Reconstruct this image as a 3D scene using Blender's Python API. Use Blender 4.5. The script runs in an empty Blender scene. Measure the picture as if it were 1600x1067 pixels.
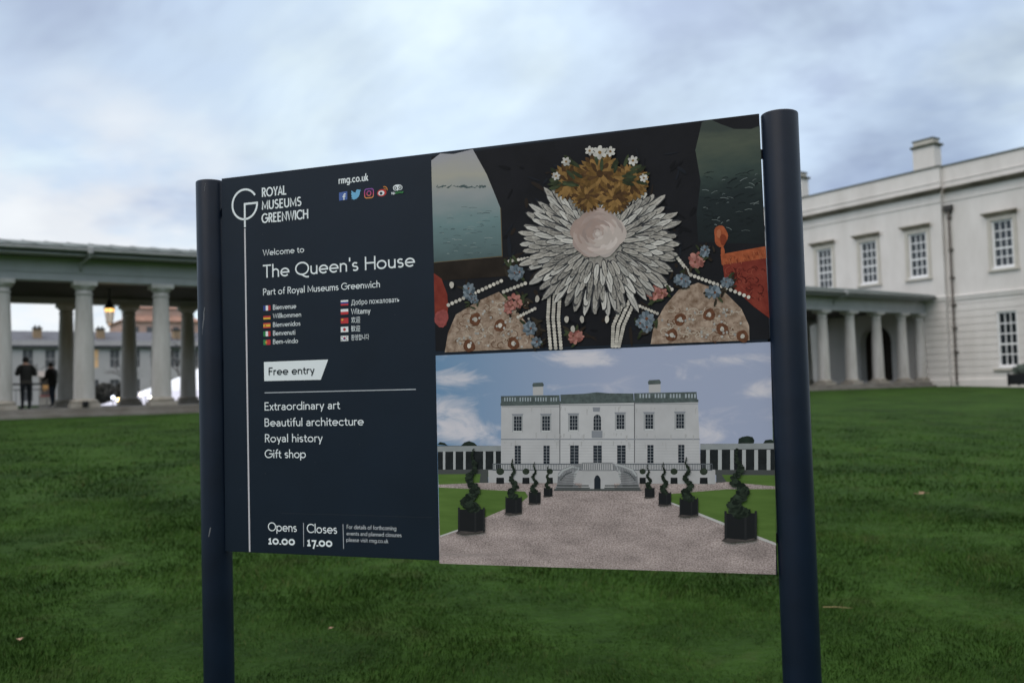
import bpy, bmesh, math, random
import numpy as np
from mathutils import Matrix, Vector

S = bpy.context.scene
COL = S.collection
RAD = math.radians

# ------------------------------------------------------------------ camera
cam_d = bpy.data.cameras.new('camera')
cam = bpy.data.objects.new('camera', cam_d)
COL.objects.link(cam)
S.camera = cam
PITCH, ROLL = RAD(2.8993), RAD(-1.4723)
cam_d.sensor_width = 36.0
cam_d.lens = 36.0 * 1424.15 / 1600.0
cam_d.clip_end = 6000.0
cam_d.clip_start = 0.05
fw = Vector((0, math.cos(PITCH), math.sin(PITCH)))
up = Vector((0, -math.sin(PITCH), math.cos(PITCH)))
rt = Vector((1, 0, 0))
c_, s_ = math.cos(ROLL), math.sin(ROLL)
rt2, up2 = rt * c_ + up * s_, up * c_ - rt * s_
mw = Matrix.Identity(4)
for i in range(3):
    mw[i][0], mw[i][1], mw[i][2] = rt2[i], up2[i], -fw[i]
mw[0][3], mw[1][3], mw[2][3] = 0, 0, 1.6
cam.matrix_world = mw
cam_d.dof.use_dof = True
cam_d.dof.focus_distance = 2.75
cam_d.dof.aperture_fstop = 3.0

# ------------------------------------------------------------------ world, sun
SUN_EL, SUN_AZ = RAD(48), RAD(-140)          # azimuth measured from +Y towards +X
w = bpy.data.worlds.new('World')
S.world = w
w.use_nodes = True
nt = w.node_tree
nt.nodes.clear()


def N(tree, typ, **kw):
    n = tree.nodes.new(typ)
    for k, v in kw.items():
        if k.startswith('i_'):
            n.inputs[k[2:].replace('_', ' ')].default_value = v
        else:
            setattr(n, k, v)
    return n


def build_world():
    L = nt.links.new
    out = N(nt, 'ShaderNodeOutputWorld')
    bg = N(nt, 'ShaderNodeBackground')
    bg.inputs['Strength'].default_value = 0.1
    L(bg.outputs[0], out.inputs[0])
    sky = N(nt, 'ShaderNodeTexSky', sky_type='NISHITA')
    sky.sun_disc = False
    sky.sun_elevation = SUN_EL
    sky.sun_rotation = SUN_AZ
    tc = N(nt, 'ShaderNodeTexCoord')
    sep = N(nt, 'ShaderNodeSeparateXYZ')
    L(tc.outputs['Generated'], sep.inputs[0])
    zc = N(nt, 'ShaderNodeMath', operation='MAXIMUM')
    L(sep.outputs['Z'], zc.inputs[0]); zc.inputs[1].default_value = 0.0
    za = N(nt, 'ShaderNodeMath', operation='ADD')
    L(zc.outputs[0], za.inputs[0]); za.inputs[1].default_value = 0.30
    dx = N(nt, 'ShaderNodeMath', operation='DIVIDE')
    dy = N(nt, 'ShaderNodeMath', operation='DIVIDE')
    L(sep.outputs['X'], dx.inputs[0]); L(za.outputs[0], dx.inputs[1])
    L(sep.outputs['Y'], dy.inputs[0]); L(za.outputs[0], dy.inputs[1])
    cmb = N(nt, 'ShaderNodeCombineXYZ')
    L(dx.outputs[0], cmb.inputs[0]); L(dy.outputs[0], cmb.inputs[1])
    n1 = N(nt, 'ShaderNodeTexNoise')
    n1.inputs['Scale'].default_value = 1.45
    n1.inputs['Detail'].default_value = 5
    n1.inputs['Roughness'].default_value = 0.58
    n1.inputs['Distortion'].default_value = 0.35
    mp = N(nt, 'ShaderNodeMapping')
    mp.inputs['Location'].default_value = (3.1, 0.4, 0)
    mp.inputs['Rotation'].default_value = (0, 0, 0.5)
    L(cmb.outputs[0], mp.inputs[0])
    L(mp.outputs[0], n1.inputs['Vector'])
    r1 = N(nt, 'ShaderNodeValToRGB')
    r1.color_ramp.interpolation = 'EASE'
    e = r1.color_ramp.elements
    e[0].position = 0.32; e[0].color = (5.1, 6.1, 8.0, 1)
    e[1].position = 0.66; e[1].color = (9.0, 10.5, 11.3, 1)
    m = e.new(0.50); m.color = (7.2, 8.7, 10.4, 1)
    L(n1.outputs['Fac'], r1.inputs[0])
    # finer wisps
    n2 = N(nt, 'ShaderNodeTexNoise')
    n2.inputs['Scale'].default_value = 3.4
    n2.inputs['Detail'].default_value = 6
    L(mp.outputs[0], n2.inputs['Vector'])
    mr = N(nt, 'ShaderNodeMapRange')
    mr.inputs[1].default_value = 0.3; mr.inputs[2].default_value = 0.7
    mr.inputs[3].default_value = 0.85; mr.inputs[4].default_value = 1.10
    L(n2.outputs['Fac'], mr.inputs[0])
    mul = N(nt, 'ShaderNodeVectorMath', operation='SCALE')
    L(r1.outputs[0], mul.inputs[0]); L(mr.outputs[0], mul.inputs['Scale'])
    # a pale warm break in the clouds low on the left
    dt = N(nt, 'ShaderNodeVectorMath', operation='DOT_PRODUCT')
    L(tc.outputs['Generated'], dt.inputs[0])
    g = Vector((-0.41, 0.90, 0.125)).normalized()
    dt.inputs[1].default_value = g
    mg = N(nt, 'ShaderNodeMapRange', interpolation_type='SMOOTHSTEP')
    mg.inputs[1].default_value = 0.972; mg.inputs[2].default_value = 1.0
    L(dt.outputs['Value'], mg.inputs[0])
    n3 = N(nt, 'ShaderNodeTexNoise')
    n3.inputs['Scale'].default_value = 2.6
    n3.inputs['Detail'].default_value = 4
    L(mp.outputs[0], n3.inputs['Vector'])
    mr3 = N(nt, 'ShaderNodeMapRange', interpolation_type='SMOOTHSTEP')
    mr3.inputs[1].default_value = 0.38; mr3.inputs[2].default_value = 0.62
    L(n3.outputs['Fac'], mr3.inputs[0])
    mm = N(nt, 'ShaderNodeMath', operation='MULTIPLY')
    L(mg.outputs[0], mm.inputs[0]); L(mr3.outputs[0], mm.inputs[1])
    mx = N(nt, 'ShaderNodeMix', data_type='RGBA')
    L(mm.outputs[0], mx.inputs['Factor'])
    L(mul.outputs[0], mx.inputs[6]); mx.inputs[7].default_value = (10.0, 10.3, 10.5, 1)
    # cloud cover over the clear sky
    mx2 = N(nt, 'ShaderNodeMix', data_type='RGBA')
    mx2.inputs['Factor'].default_value = 0.93
    L(sky.outputs[0], mx2.inputs[6]); L(mx.outputs[2], mx2.inputs[7])
    # an overcast sky is brightest overhead
    mz = N(nt, 'ShaderNodeMapRange', interpolation_type='SMOOTHSTEP')
    mz.inputs[1].default_value = 0.42; mz.inputs[2].default_value = 1.0
    L(sep.outputs['Z'], mz.inputs[0])
    zc2 = N(nt, 'ShaderNodeMix', data_type='RGBA')
    L(mz.outputs[0], zc2.inputs['Factor'])
    zc2.inputs[6].default_value = (1, 1, 1, 1); zc2.inputs[7].default_value = (2.95, 2.35, 1.95, 1)
    zs = N(nt, 'ShaderNodeVectorMath', operation='MULTIPLY')
    L(mx2.outputs[2], zs.inputs[0]); L(zc2.outputs[2], zs.inputs[1])
    # heavier grey cloud banks to the right and to the left
    col = zs.outputs[0]
    for d_, lo, amt in (((0.47, 0.83, 0.29), .965, .46), ((-0.37, 0.87, 0.30), .96, .17), ((.36, .92, .17), .985, .10)):
        dn = N(nt, 'ShaderNodeVectorMath', operation='DOT_PRODUCT')
        L(tc.outputs['Generated'], dn.inputs[0]); dn.inputs[1].default_value = Vector(d_).normalized()
        sm = N(nt, 'ShaderNodeMapRange', interpolation_type='SMOOTHSTEP')
        sm.inputs[1].default_value = lo; sm.inputs[2].default_value = 1.0; sm.inputs[4].default_value = amt
        L(dn.outputs['Value'], sm.inputs[0])
        nm = N(nt, 'ShaderNodeMapRange'); nm.inputs[1].default_value = .35; nm.inputs[2].default_value = .62; nm.inputs[3].default_value = .1
        L((n3 if amt > .3 else n2).outputs['Fac'], nm.inputs[0])
        pr = N(nt, 'ShaderNodeMath', operation='MULTIPLY'); L(sm.outputs[0], pr.inputs[0]); L(nm.outputs[0], pr.inputs[1])
        iv = N(nt, 'ShaderNodeMix', data_type='RGBA'); L(pr.outputs[0], iv.inputs['Factor'])
        iv.inputs[6].default_value = (1, 1, 1, 1); iv.inputs[7].default_value = (0.0, 0.06, 0.26, 1)
        vs_ = N(nt, 'ShaderNodeVectorMath', operation='MULTIPLY'); L(col, vs_.inputs[0]); L(iv.outputs[2], vs_.inputs[1])
        col = vs_.outputs[0]
    L(col, bg.inputs['Color'])


build_world()

sun_d = bpy.data.lights.new('sun', 'SUN')
sun_d.energy = 1.0
sun_d.angle = RAD(50)
sun_d.color = (1.0, 0.90, 0.79)
sun = bpy.data.objects.new('sun', sun_d)
COL.objects.link(sun)
sd = Vector((math.sin(SUN_AZ) * math.cos(SUN_EL), math.cos(SUN_AZ) * math.cos(SUN_EL), math.sin(SUN_EL)))
sun.rotation_euler = sd.to_track_quat('Z', 'Y').to_euler()

S.view_settings.view_transform = 'Standard'
S.view_settings.look = 'None'
S.view_settings.exposure = 0.0
S.view_settings.gamma = 1.0
S.view_settings.use_curve_mapping = False
S.cycles.max_bounces = 6

rnd = random.Random(7)

# ------------------------------------------------------------------ materials
MATS = {}


def mat(name, col, rough=0.8, var=0.0, scale=3.0, col2=None, bump=0.0, bscale=40.0, spec=0.3, emit=0.0, metal=0.0,
        detail=6.0, island=0.0, stretch=None):
    """procedural material: base colour varied by object-space noise"""
    if name in MATS:
        return MATS[name]
    m = bpy.data.materials.new(name)
    m.use_nodes = True
    t = m.node_tree
    b = t.nodes['Principled BSDF']
    L = t.links.new
    b.inputs['Roughness'].default_value = rough
    b.inputs['Specular IOR Level'].default_value = spec
    b.inputs['Metallic'].default_value = metal
    col = tuple(col) + (1,)
    b.inputs['Base Color'].default_value = col
    if var or col2 or bump or island:
        tc = N(t, 'ShaderNodeTexCoord')
        src = tc.outputs['Object']
        if stretch:
            mp = N(t, 'ShaderNodeMapping')
            mp.inputs['Scale'].default_value = stretch
            L(src, mp.inputs[0]); src = mp.outputs[0]
        n = N(t, 'ShaderNodeTexNoise')
        n.inputs['Scale'].default_value = scale
        n.inputs['Detail'].default_value = detail
        n.inputs['Roughness'].default_value = 0.6
        L(src, n.inputs['Vector'])
        r = N(t, 'ShaderNodeValToRGB')
        e = r.color_ramp.elements
        e[0].position, e[1].position = 0.32, 0.68
        if col2:
            e[0].color, e[1].color = col, tuple(col2) + (1,)
        else:
            e[0].color = tuple(max(0, c * (1 - var)) for c in col[:3]) + (1,)
            e[1].color = tuple(min(1, c * (1 + var)) for c in col[:3]) + (1,)
        L(n.outputs['Fac'], r.inputs[0])
        res = r.outputs[0]
        if island:
            g = N(t, 'ShaderNodeNewGeometry')
            mr = N(t, 'ShaderNodeMapRange')
            mr.inputs[3].default_value = 1 - island; mr.inputs[4].default_value = 1 + island
            L(g.outputs['Random Per Island'], mr.inputs[0])
            sc = N(t, 'ShaderNodeVectorMath', operation='SCALE')
            L(res, sc.inputs[0]); L(mr.outputs[0], sc.inputs['Scale'])
            res = sc.outputs[0]
        L(res, b.inputs['Base Color'])
        if bump:
            n2 = N(t, 'ShaderNodeTexNoise')
            n2.inputs['Scale'].default_value = bscale
            n2.inputs['Detail'].default_value = 4
            L(src, n2.inputs['Vector'])
            bp = N(t, 'ShaderNodeBump')
            bp.inputs['Strength'].default_value = bump
            bp.inputs['Distance'].default_value = 0.02
            L(n2.outputs['Fac'], bp.inputs['Height'])
            L(bp.outputs[0], b.inputs['Normal'])
    if emit:
        b.inputs['Emission Color'].default_value = col
        b.inputs['Emission Strength'].default_value = emit
    MATS[name] = m
    return m


# ------------------------------------------------------------------ mesh builder
class MB:
    def __init__(self):
        self.v, self.f, self.m, self.s = [], [], [], []
        self.mats = []

    def mi(self, m):
        if m not in self.mats:
            self.mats.append(m)
        return self.mats.index(m)

    def face(self, pts, m, smooth=False):
        i0 = len(self.v)
        self.v += [tuple(p) for p in pts]
        self.f.append(tuple(range(i0, i0 + len(pts))))
        self.m.append(self.mi(m)); self.s.append(smooth)

    def geo(self, vs, fs, m, smooth=False):
        i0 = len(self.v)
        self.v += [tuple(p) for p in vs]
        k = self.mi(m)
        for f in fs:
            self.f.append(tuple(i + i0 for i in f)); self.m.append(k); self.s.append(smooth)

    def box(self, lo, hi, m, bev=0.0):
        x0, y0, z0 = lo; x1, y1, z1 = hi
        if x0 > x1: x0, x1 = x1, x0
        if y0 > y1: y0, y1 = y1, y0
        if z0 > z1: z0, z1 = z1, z0
        if bev:
            bm = bmesh.new()
            bmesh.ops.create_cube(bm, size=1.0)
            for v in bm.verts:
                v.co = Vector(((x0 + x1) / 2 + v.co.x * (x1 - x0), (y0 + y1) / 2 + v.co.y * (y1 - y0), (z0 + z1) / 2 + v.co.z * (z1 - z0)))
            bmesh.ops.bevel(bm, geom=bm.edges[:], offset=bev, segments=2, affect='EDGES', profile=0.5)
            self.addbm(bm, m)
            return
        vs = [(x0, y0, z0), (x1, y0, z0), (x1, y1, z0), (x0, y1, z0), (x0, y0, z1), (x1, y0, z1), (x1, y1, z1), (x0, y1, z1)]
        self.geo(vs, [(0, 3, 2, 1), (4, 5, 6, 7), (0, 1, 5, 4), (1, 2, 6, 5), (2, 3, 7, 6), (3, 0, 4, 7)], m)

    def addbm(self, bm, m, smooth=False):
        bm.verts.index_update()
        self.geo([v.co[:] for v in bm.verts], [tuple(v.index for v in f.verts) for f in bm.faces], m, smooth)
        bm.free()

    def lathe(self, prof, m, c=(0, 0), n=28, smooth=True, a0=0.0):
        """prof: (radius, z) list, closed at both ends"""
        vs, fs = [], []
        for r, z in prof:
            for k in range(n):
                a = a0 + 2 * math.pi * k / n
                vs.append((c[0] + r * math.cos(a), c[1] + r * math.sin(a), z))
        for i in range(len(prof) - 1):
            for k in range(n):
                k2 = (k + 1) % n
                fs.append((i * n + k, i * n + k2, (i + 1) * n + k2, (i + 1) * n + k))
        self.geo(vs, fs, m, smooth)
        self.geo(vs[:n], [tuple(range(n))[::-1]], m)
        self.geo(vs[-n:], [tuple(range(n))], m)

    def tube(self, pts, rad, m, n=8, smooth=True):
        pts = [Vector(p) for p in pts]
        rads = rad if isinstance(rad, (list, tuple)) else [rad] * len(pts)
        vs, fs = [], []
        for i, p in enumerate(pts):
            d = (pts[min(i + 1, len(pts) - 1)] - pts[max(i - 1, 0)]).normalized()
            a = d.orthogonal().normalized() if i == 0 else (a - d * a.dot(d)).normalized()
            b = d.cross(a)
            for k in range(n):
                t = 2 * math.pi * k / n
                vs.append(p + (a * math.cos(t) + b * math.sin(t)) * rads[i])
        for i in range(len(pts) - 1):
            for k in range(n):
                k2 = (k + 1) % n
                fs.append((i * n + k, i * n + k2, (i + 1) * n + k2, (i + 1) * n + k))
        fs.append(tuple(range(n))[::-1])
        fs.append(tuple(range((len(pts) - 1) * n, len(pts) * n)))
        self.geo(vs, fs, m, smooth)

    def sphere(self, c, r, m, nu=14, nv=9, sq=(1, 1, 1), lump=0.0):
        bm = bmesh.new()
        bmesh.ops.create_uvsphere(bm, u_segments=nu, v_segments=nv, radius=1)
        for v in bm.verts:
            k = 1 + lump * (rnd.random() - .5)
            v.co = Vector((c[0] + v.co.x * r * sq[0] * k, c[1] + v.co.y * r * sq[1] * k, c[2] + v.co.z * r * sq[2] * k))
        self.addbm(bm, m, True)

    def build(self, name, parent=None):
        me = bpy.data.meshes.new(name)
        me.from_pydata(self.v, [], self.f)
        for m in self.mats:
            me.materials.append(m)
        me.polygons.foreach_set('material_index', self.m)
        me.polygons.foreach_set('use_smooth', self.s)
        me.update()
        o = bpy.data.objects.new(name, me)
        COL.objects.link(o)
        if parent:
            o.parent = parent
        return o


def thing(name, label, cat, loc=(0, 0, 0), rz=0.0, group=None):
    o = bpy.data.objects.new(name, None)
    o.empty_display_size = 0.3
    COL.objects.link(o)
    o.location = loc
    o.rotation_euler = (0, 0, rz)
    return tag(o, label, cat, group)


def tag(o, label=None, cat=None, group=None, kind=None):
    if label: o['label'] = label
    if cat: o['category'] = cat
    if group: o['group'] = group
    if kind: o['kind'] = kind
    return o


# ------------------------------------------------------------------ terrain
B = RAD(33.0943)                       # direction of the colonnade
CU = Vector((math.cos(B), math.sin(B), 0))
CT = Vector((-math.sin(B), math.cos(B), 0))
P0 = Vector((-13.90984632, 29.55577663, 0))


def fr(u, t, z=0.0):
    return P0 + CU * u + CT * t + Vector((0, 0, z))


def ter(x, y):
    t = (np.asarray(x) - P0.x) * CT.x + (np.asarray(y) - P0.y) * CT.y
    k = np.clip((t + 31.0) / 29.0, 0, 1)
    base = 1.03 * (0.75 * k + 0.25 * k * k * (3 - 2 * k))
    und = 0.02 * np.sin(np.asarray(x) * 0.9 + 1.3) * np.sin(np.asarray(y) * 0.7) + 0.012 * np.sin(np.asarray(x) * 2.3 + np.asarray(y) * 1.7)
    fade = np.clip((-t - 1.0) / 4.0, 0, 1)
    h = np.clip((-t - 60.0) / 160.0, 0, 1)                # unseen park hill behind the camera, raised to block low skylight
    return base + und * fade + 48.0 * h * h * (3 - 2 * h)


def lawn_nodes(m, blades):
    t = m.node_tree
    b = t.nodes['Principled BSDF']
    L = t.links.new
    b.inputs['Roughness'].default_value = 0.75
    b.inputs['Specular IOR Level'].default_value = 0.03
    g = N(t, 'ShaderNodeNewGeometry')
    na = N(t, 'ShaderNodeTexNoise'); na.inputs['Scale'].default_value = 0.85; na.inputs['Detail'].default_value = 5
    nb = N(t, 'ShaderNodeTexNoise'); nb.inputs['Scale'].default_value = 5.0; nb.inputs['Detail'].default_value = 6
    nb.inputs['Roughness'].default_value = 0.7
    L(g.outputs['Position'], na.inputs['Vector']); L(g.outputs['Position'], nb.inputs['Vector'])
    ra = N(t, 'ShaderNodeValToRGB')
    e = ra.color_ramp.elements
    e[0].position = 0.33; e[0].color = (0.0170, 0.0385, 0.0078, 1)
    e[1].position = 0.66; e[1].color = (0.0300, 0.0660, 0.0114, 1)
    k = e.new(0.5); k.color = (0.0236, 0.0535, 0.0094, 1)
    L(na.outputs['Fac'], ra.inputs[0])
    mr = N(t, 'ShaderNodeMapRange')
    mr.inputs[1].default_value = 0.3; mr.inputs[2].default_value = 0.7
    mr.inputs[3].default_value = 0.72; mr.inputs[4].default_value = 1.24
    L(nb.outputs['Fac'], mr.inputs[0])
    sc = N(t, 'ShaderNodeVectorMath', operation='SCALE')
    L(ra.outputs[0], sc.inputs[0]); L(mr.outputs[0], sc.inputs['Scale'])
    # worn brownish patches
    nd = N(t, 'ShaderNodeTexNoise'); nd.inputs['Scale'].default_value = 1.7; nd.inputs['Detail'].default_value = 6; nd.inputs['Roughness'].default_value = .65
    L(g.outputs['Position'], nd.inputs['Vector'])
    md = N(t, 'ShaderNodeMapRange'); md.inputs[1].default_value = .56; md.inputs[2].default_value = .72; md.inputs[4].default_value = .55
    L(nd.outputs['Fac'], md.inputs[0])
    mw_ = N(t, 'ShaderNodeMix', data_type='RGBA'); L(md.outputs[0], mw_.inputs['Factor']); L(sc.outputs[0], mw_.inputs[6]); mw_.inputs[7].default_value = (0.038, 0.040, 0.018, 1)
    res = mw_.outputs[2]
    if blades:
        mr2 = N(t, 'ShaderNodeMapRange')
        mr2.inputs[3].default_value = 0.55; mr2.inputs[4].default_value = 1.55
        L(g.outputs['Random Per Island'], mr2.inputs[0])
        s2 = N(t, 'ShaderNodeVectorMath', operation='SCALE')
        L(res, s2.inputs[0]); L(mr2.outputs[0], s2.inputs['Scale'])
        # a few straw-coloured blades
        gt = N(t, 'ShaderNodeMath', operation='GREATER_THAN'); gt.inputs[1].default_value = 0.965
        L(g.outputs['Random Per Island'], gt.inputs[0])
        mx = N(t, 'ShaderNodeMix', data_type='RGBA')
        L(gt.outputs[0], mx.inputs['Factor']); L(s2.outputs[0], mx.inputs[6]); mx.inputs[7].default_value = (0.075, 0.085, 0.03, 1)
        res = mx.outputs[2]
    else:
        bp = N(t, 'ShaderNodeBump'); bp.inputs['Strength'].default_value = 0.9; bp.inputs['Distance'].default_value = 0.05
        nc = N(t, 'ShaderNodeTexNoise'); nc.inputs['Scale'].default_value = 14.0; nc.inputs['Detail'].default_value = 6
        L(g.outputs['Position'], nc.inputs['Vector'])
        L(nc.outputs['Fac'], bp.inputs['Height']); L(bp.outputs[0], b.inputs['Normal'])
    L(res, b.inputs['Base Color'])


def build_ground():
    m = bpy.data.materials.new('lawn_turf'); m.use_nodes = True
    lawn_nodes(m, False)
    xs = np.concatenate([[-3000, -800, -500, -300, -200, -120], np.arange(-60, 80.1, 0.8), [120, 200, 300, 500, 800, 3000]])
    ys = np.concatenate([[-3000, -600, -400, -300, -260, -220, -190, -160, -130, -105, -85, -65, -50, -30], np.arange(-12, 90.1, 0.8), [130, 300, 800, 3000]])
    X, Y = np.meshgrid(xs, ys)
    Z = ter(X, Y)
    mb = MB()
    nx, ny = len(xs), len(ys)
    vs = np.stack([X, Y, Z], -1).reshape(-1, 3).tolist()
    fs = [(j * nx + i, j * nx + i + 1, (j + 1) * nx + i + 1, (j + 1) * nx + i) for j in range(ny - 1) for i in range(nx - 1)]
    mb.geo(vs, fs, m, True)
    tag(mb.build('lawn_ground'), kind='structure')


def build_grass():
    rg = np.random.default_rng(5)
    m = bpy.data.materials.new('grass_blade'); m.use_nodes = True
    lawn_nodes(m, True)
    P, W, Hh = [], [], []
    for (y0, y1, n, hgt, wid) in ((2.8, 6.5, 230000, 0.023, 0.0028), (6.5, 11, 160000, 0.027, 0.0050), (11, 30, 170000, 0.034, 0.011)):
        y = rg.uniform(y0, y1, n)
        x = rg.uniform(-1, 1, n) * (1.2 + 0.66 * y)
        fade = np.clip((30 - y) / 17, 0, 1)
        k = rg.uniform(0, 1, n) < fade ** .7
        x, y, fade = x[k], y[k], fade[k]
        n = len(x)
        clump = np.sin(x * 2.1 + 1.7 * np.sin(y * 1.3)) * np.sin(y * 2.7 + 1.3 * np.sin(x * 2.2))
        clump2 = np.sin(x * 7.1 + 2.2 * np.sin(y * 5.3)) * np.sin(y * 8.7 + 1.9 * np.sin(x * 6.9))
        clump3 = np.sin(x * 19 + 2.0 * np.sin(y * 13)) * np.sin(y * 23 + 1.5 * np.sin(x * 17))
        P.append(np.stack([x, y], 1)); W.append(np.full(n, wid) * rg.uniform(.7, 1.3, n))
        Hh.append(hgt * rg.uniform(.4, 1.3, n) * (1 + .35 * clump + .35 * clump2 + .2 * clump3) * (.25 + .75 * fade ** .5))
    P = np.concatenate(P); W = np.concatenate(W); Hh = np.concatenate(Hh)
    # keep clear of paving
    t = (P[:, 0] - P0.x) * CT.x + (P[:, 1] - P0.y) * CT.y
    k = t < -1.2
    P, W, Hh = P[k], W[k], Hh[k]
    n = len(P)
    z = ter(P[:, 0], P[:, 1])
    a = rg.uniform(0, 2 * np.pi, n)
    lean = rg.uniform(.3, 1.7, n) * Hh
    la = 1.6 * np.sin(P[:, 0] * 2.3 + np.sin(P[:, 1] * 3.1)) + 1.2 * np.sin(P[:, 1] * 4.1 + P[:, 0]) + rg.normal(0, .9, n)
    dx, dy = np.cos(a) * W / 2, np.sin(a) * W / 2
    lx, ly = np.cos(la) * lean, np.sin(la) * lean
    V = np.zeros((n, 5, 3))
    V[:, 0] = np.stack([P[:, 0] - dx, P[:, 1] - dy, z - .008], 1)
    V[:, 1] = np.stack([P[:, 0] + dx, P[:, 1] + dy, z - .008], 1)
    V[:, 2] = np.stack([P[:, 0] + dx * .8 + lx * .35, P[:, 1] + dy * .8 + ly * .35, z + Hh * .6], 1)
    V[:, 3] = np.stack([P[:, 0] - dx * .8 + lx * .35, P[:, 1] - dy * .8 + ly * .35, z + Hh * .6], 1)
    V[:, 4] = np.stack([P[:, 0] + lx, P[:, 1] + ly, z + Hh * .95], 1)
    me = bpy.data.meshes.new('lawn_grass')
    me.vertices.add(n * 5)
    me.vertices.foreach_set('co', V.reshape(-1))
    base = (np.arange(n) * 5)[:, None]
    loops = (base + np.array([0, 1, 2, 3, 3, 2, 4])[None]).reshape(-1)
    me.loops.add(n * 7)
    me.loops.foreach_set('vertex_index', loops.astype(np.int32))
    me.polygons.add(n * 2)
    st = np.stack([np.arange(n) * 7, np.arange(n) * 7 + 4], 1).reshape(-1)
    me.polygons.foreach_set('loop_start', st.astype(np.int32))
    me.update(calc_edges=True)
    me.materials.append(m)
    o = bpy.data.objects.new('lawn_grass', me)
    COL.objects.link(o)
    tag(o, 'short green lawn grass sloping up to the colonnade', 'grass', kind='stuff')


build_ground()
build_grass()

# ------------------------------------------------------------------ colonnade
STONE = mat('column_stone', (0.42, 0.395, 0.37), .85, scale=1.2, col2=(0.60, 0.575, 0.56), bump=.25, bscale=30, stretch=(2.2, 2.2, .5))
STAIN = mat('stained_stone', (0.26, 0.23, 0.19), .9, scale=1.6, col2=(0.40, 0.37, 0.33), bump=.3, bscale=25)
PAINT = mat('grey_paint', (0.395, 0.40, 0.415), .6, var=.08, scale=2)
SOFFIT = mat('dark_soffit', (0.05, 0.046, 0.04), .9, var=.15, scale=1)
LEAD = mat('lead_roof', (0.12, 0.14, 0.135), .6, var=.2, scale=.8)
GUTTER = mat('gutter_paint', (0.36, 0.36, 0.37), .6, var=.12, scale=3)
PAVE = mat('paving_stone', (0.15, 0.135, 0.115), .9, scale=1.1, col2=(0.25, 0.235, 0.215), bump=.2, bscale=12)


def make_column(root):
    """column at the local origin, floor at z 1.30, architrave at 5.38"""
    mb = MB()
    prof = [(0.325, 1.60), (0.318, 2.2), (0.305, 3.0), (0.28, 4.0), (0.248, 4.92), (0.245, 4.96), (0.275, 4.97), (0.275, 5.01), (0.245, 5.02), (0.245, 5.13)]
    mb.lathe(prof, STONE, n=32)
    shaft = mb.build('column', root)
    mb = MB()
    mb.lathe([(0.27, 5.131), (0.30, 5.16), (0.335, 5.22), (0.335, 5.235)], STONE, n=32)
    mb.box((-.36, -.36, 5.236), (.36, .36, 5.378), STONE, .012)
    mb.build('capital', shaft)
    mb = MB()
    mb.box((-.43, -.43, 1.302), (.43, .43, 1.45), STAIN, .015)
    mb.lathe([(0.39, 1.451), (0.425, 1.48), (0.425, 1.52), (0.39, 1.56), (0.345, 1.562), (0.335, 1.599)], STAIN, n=32)
    mb.build('column_base', shaft)
    return shaft


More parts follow.
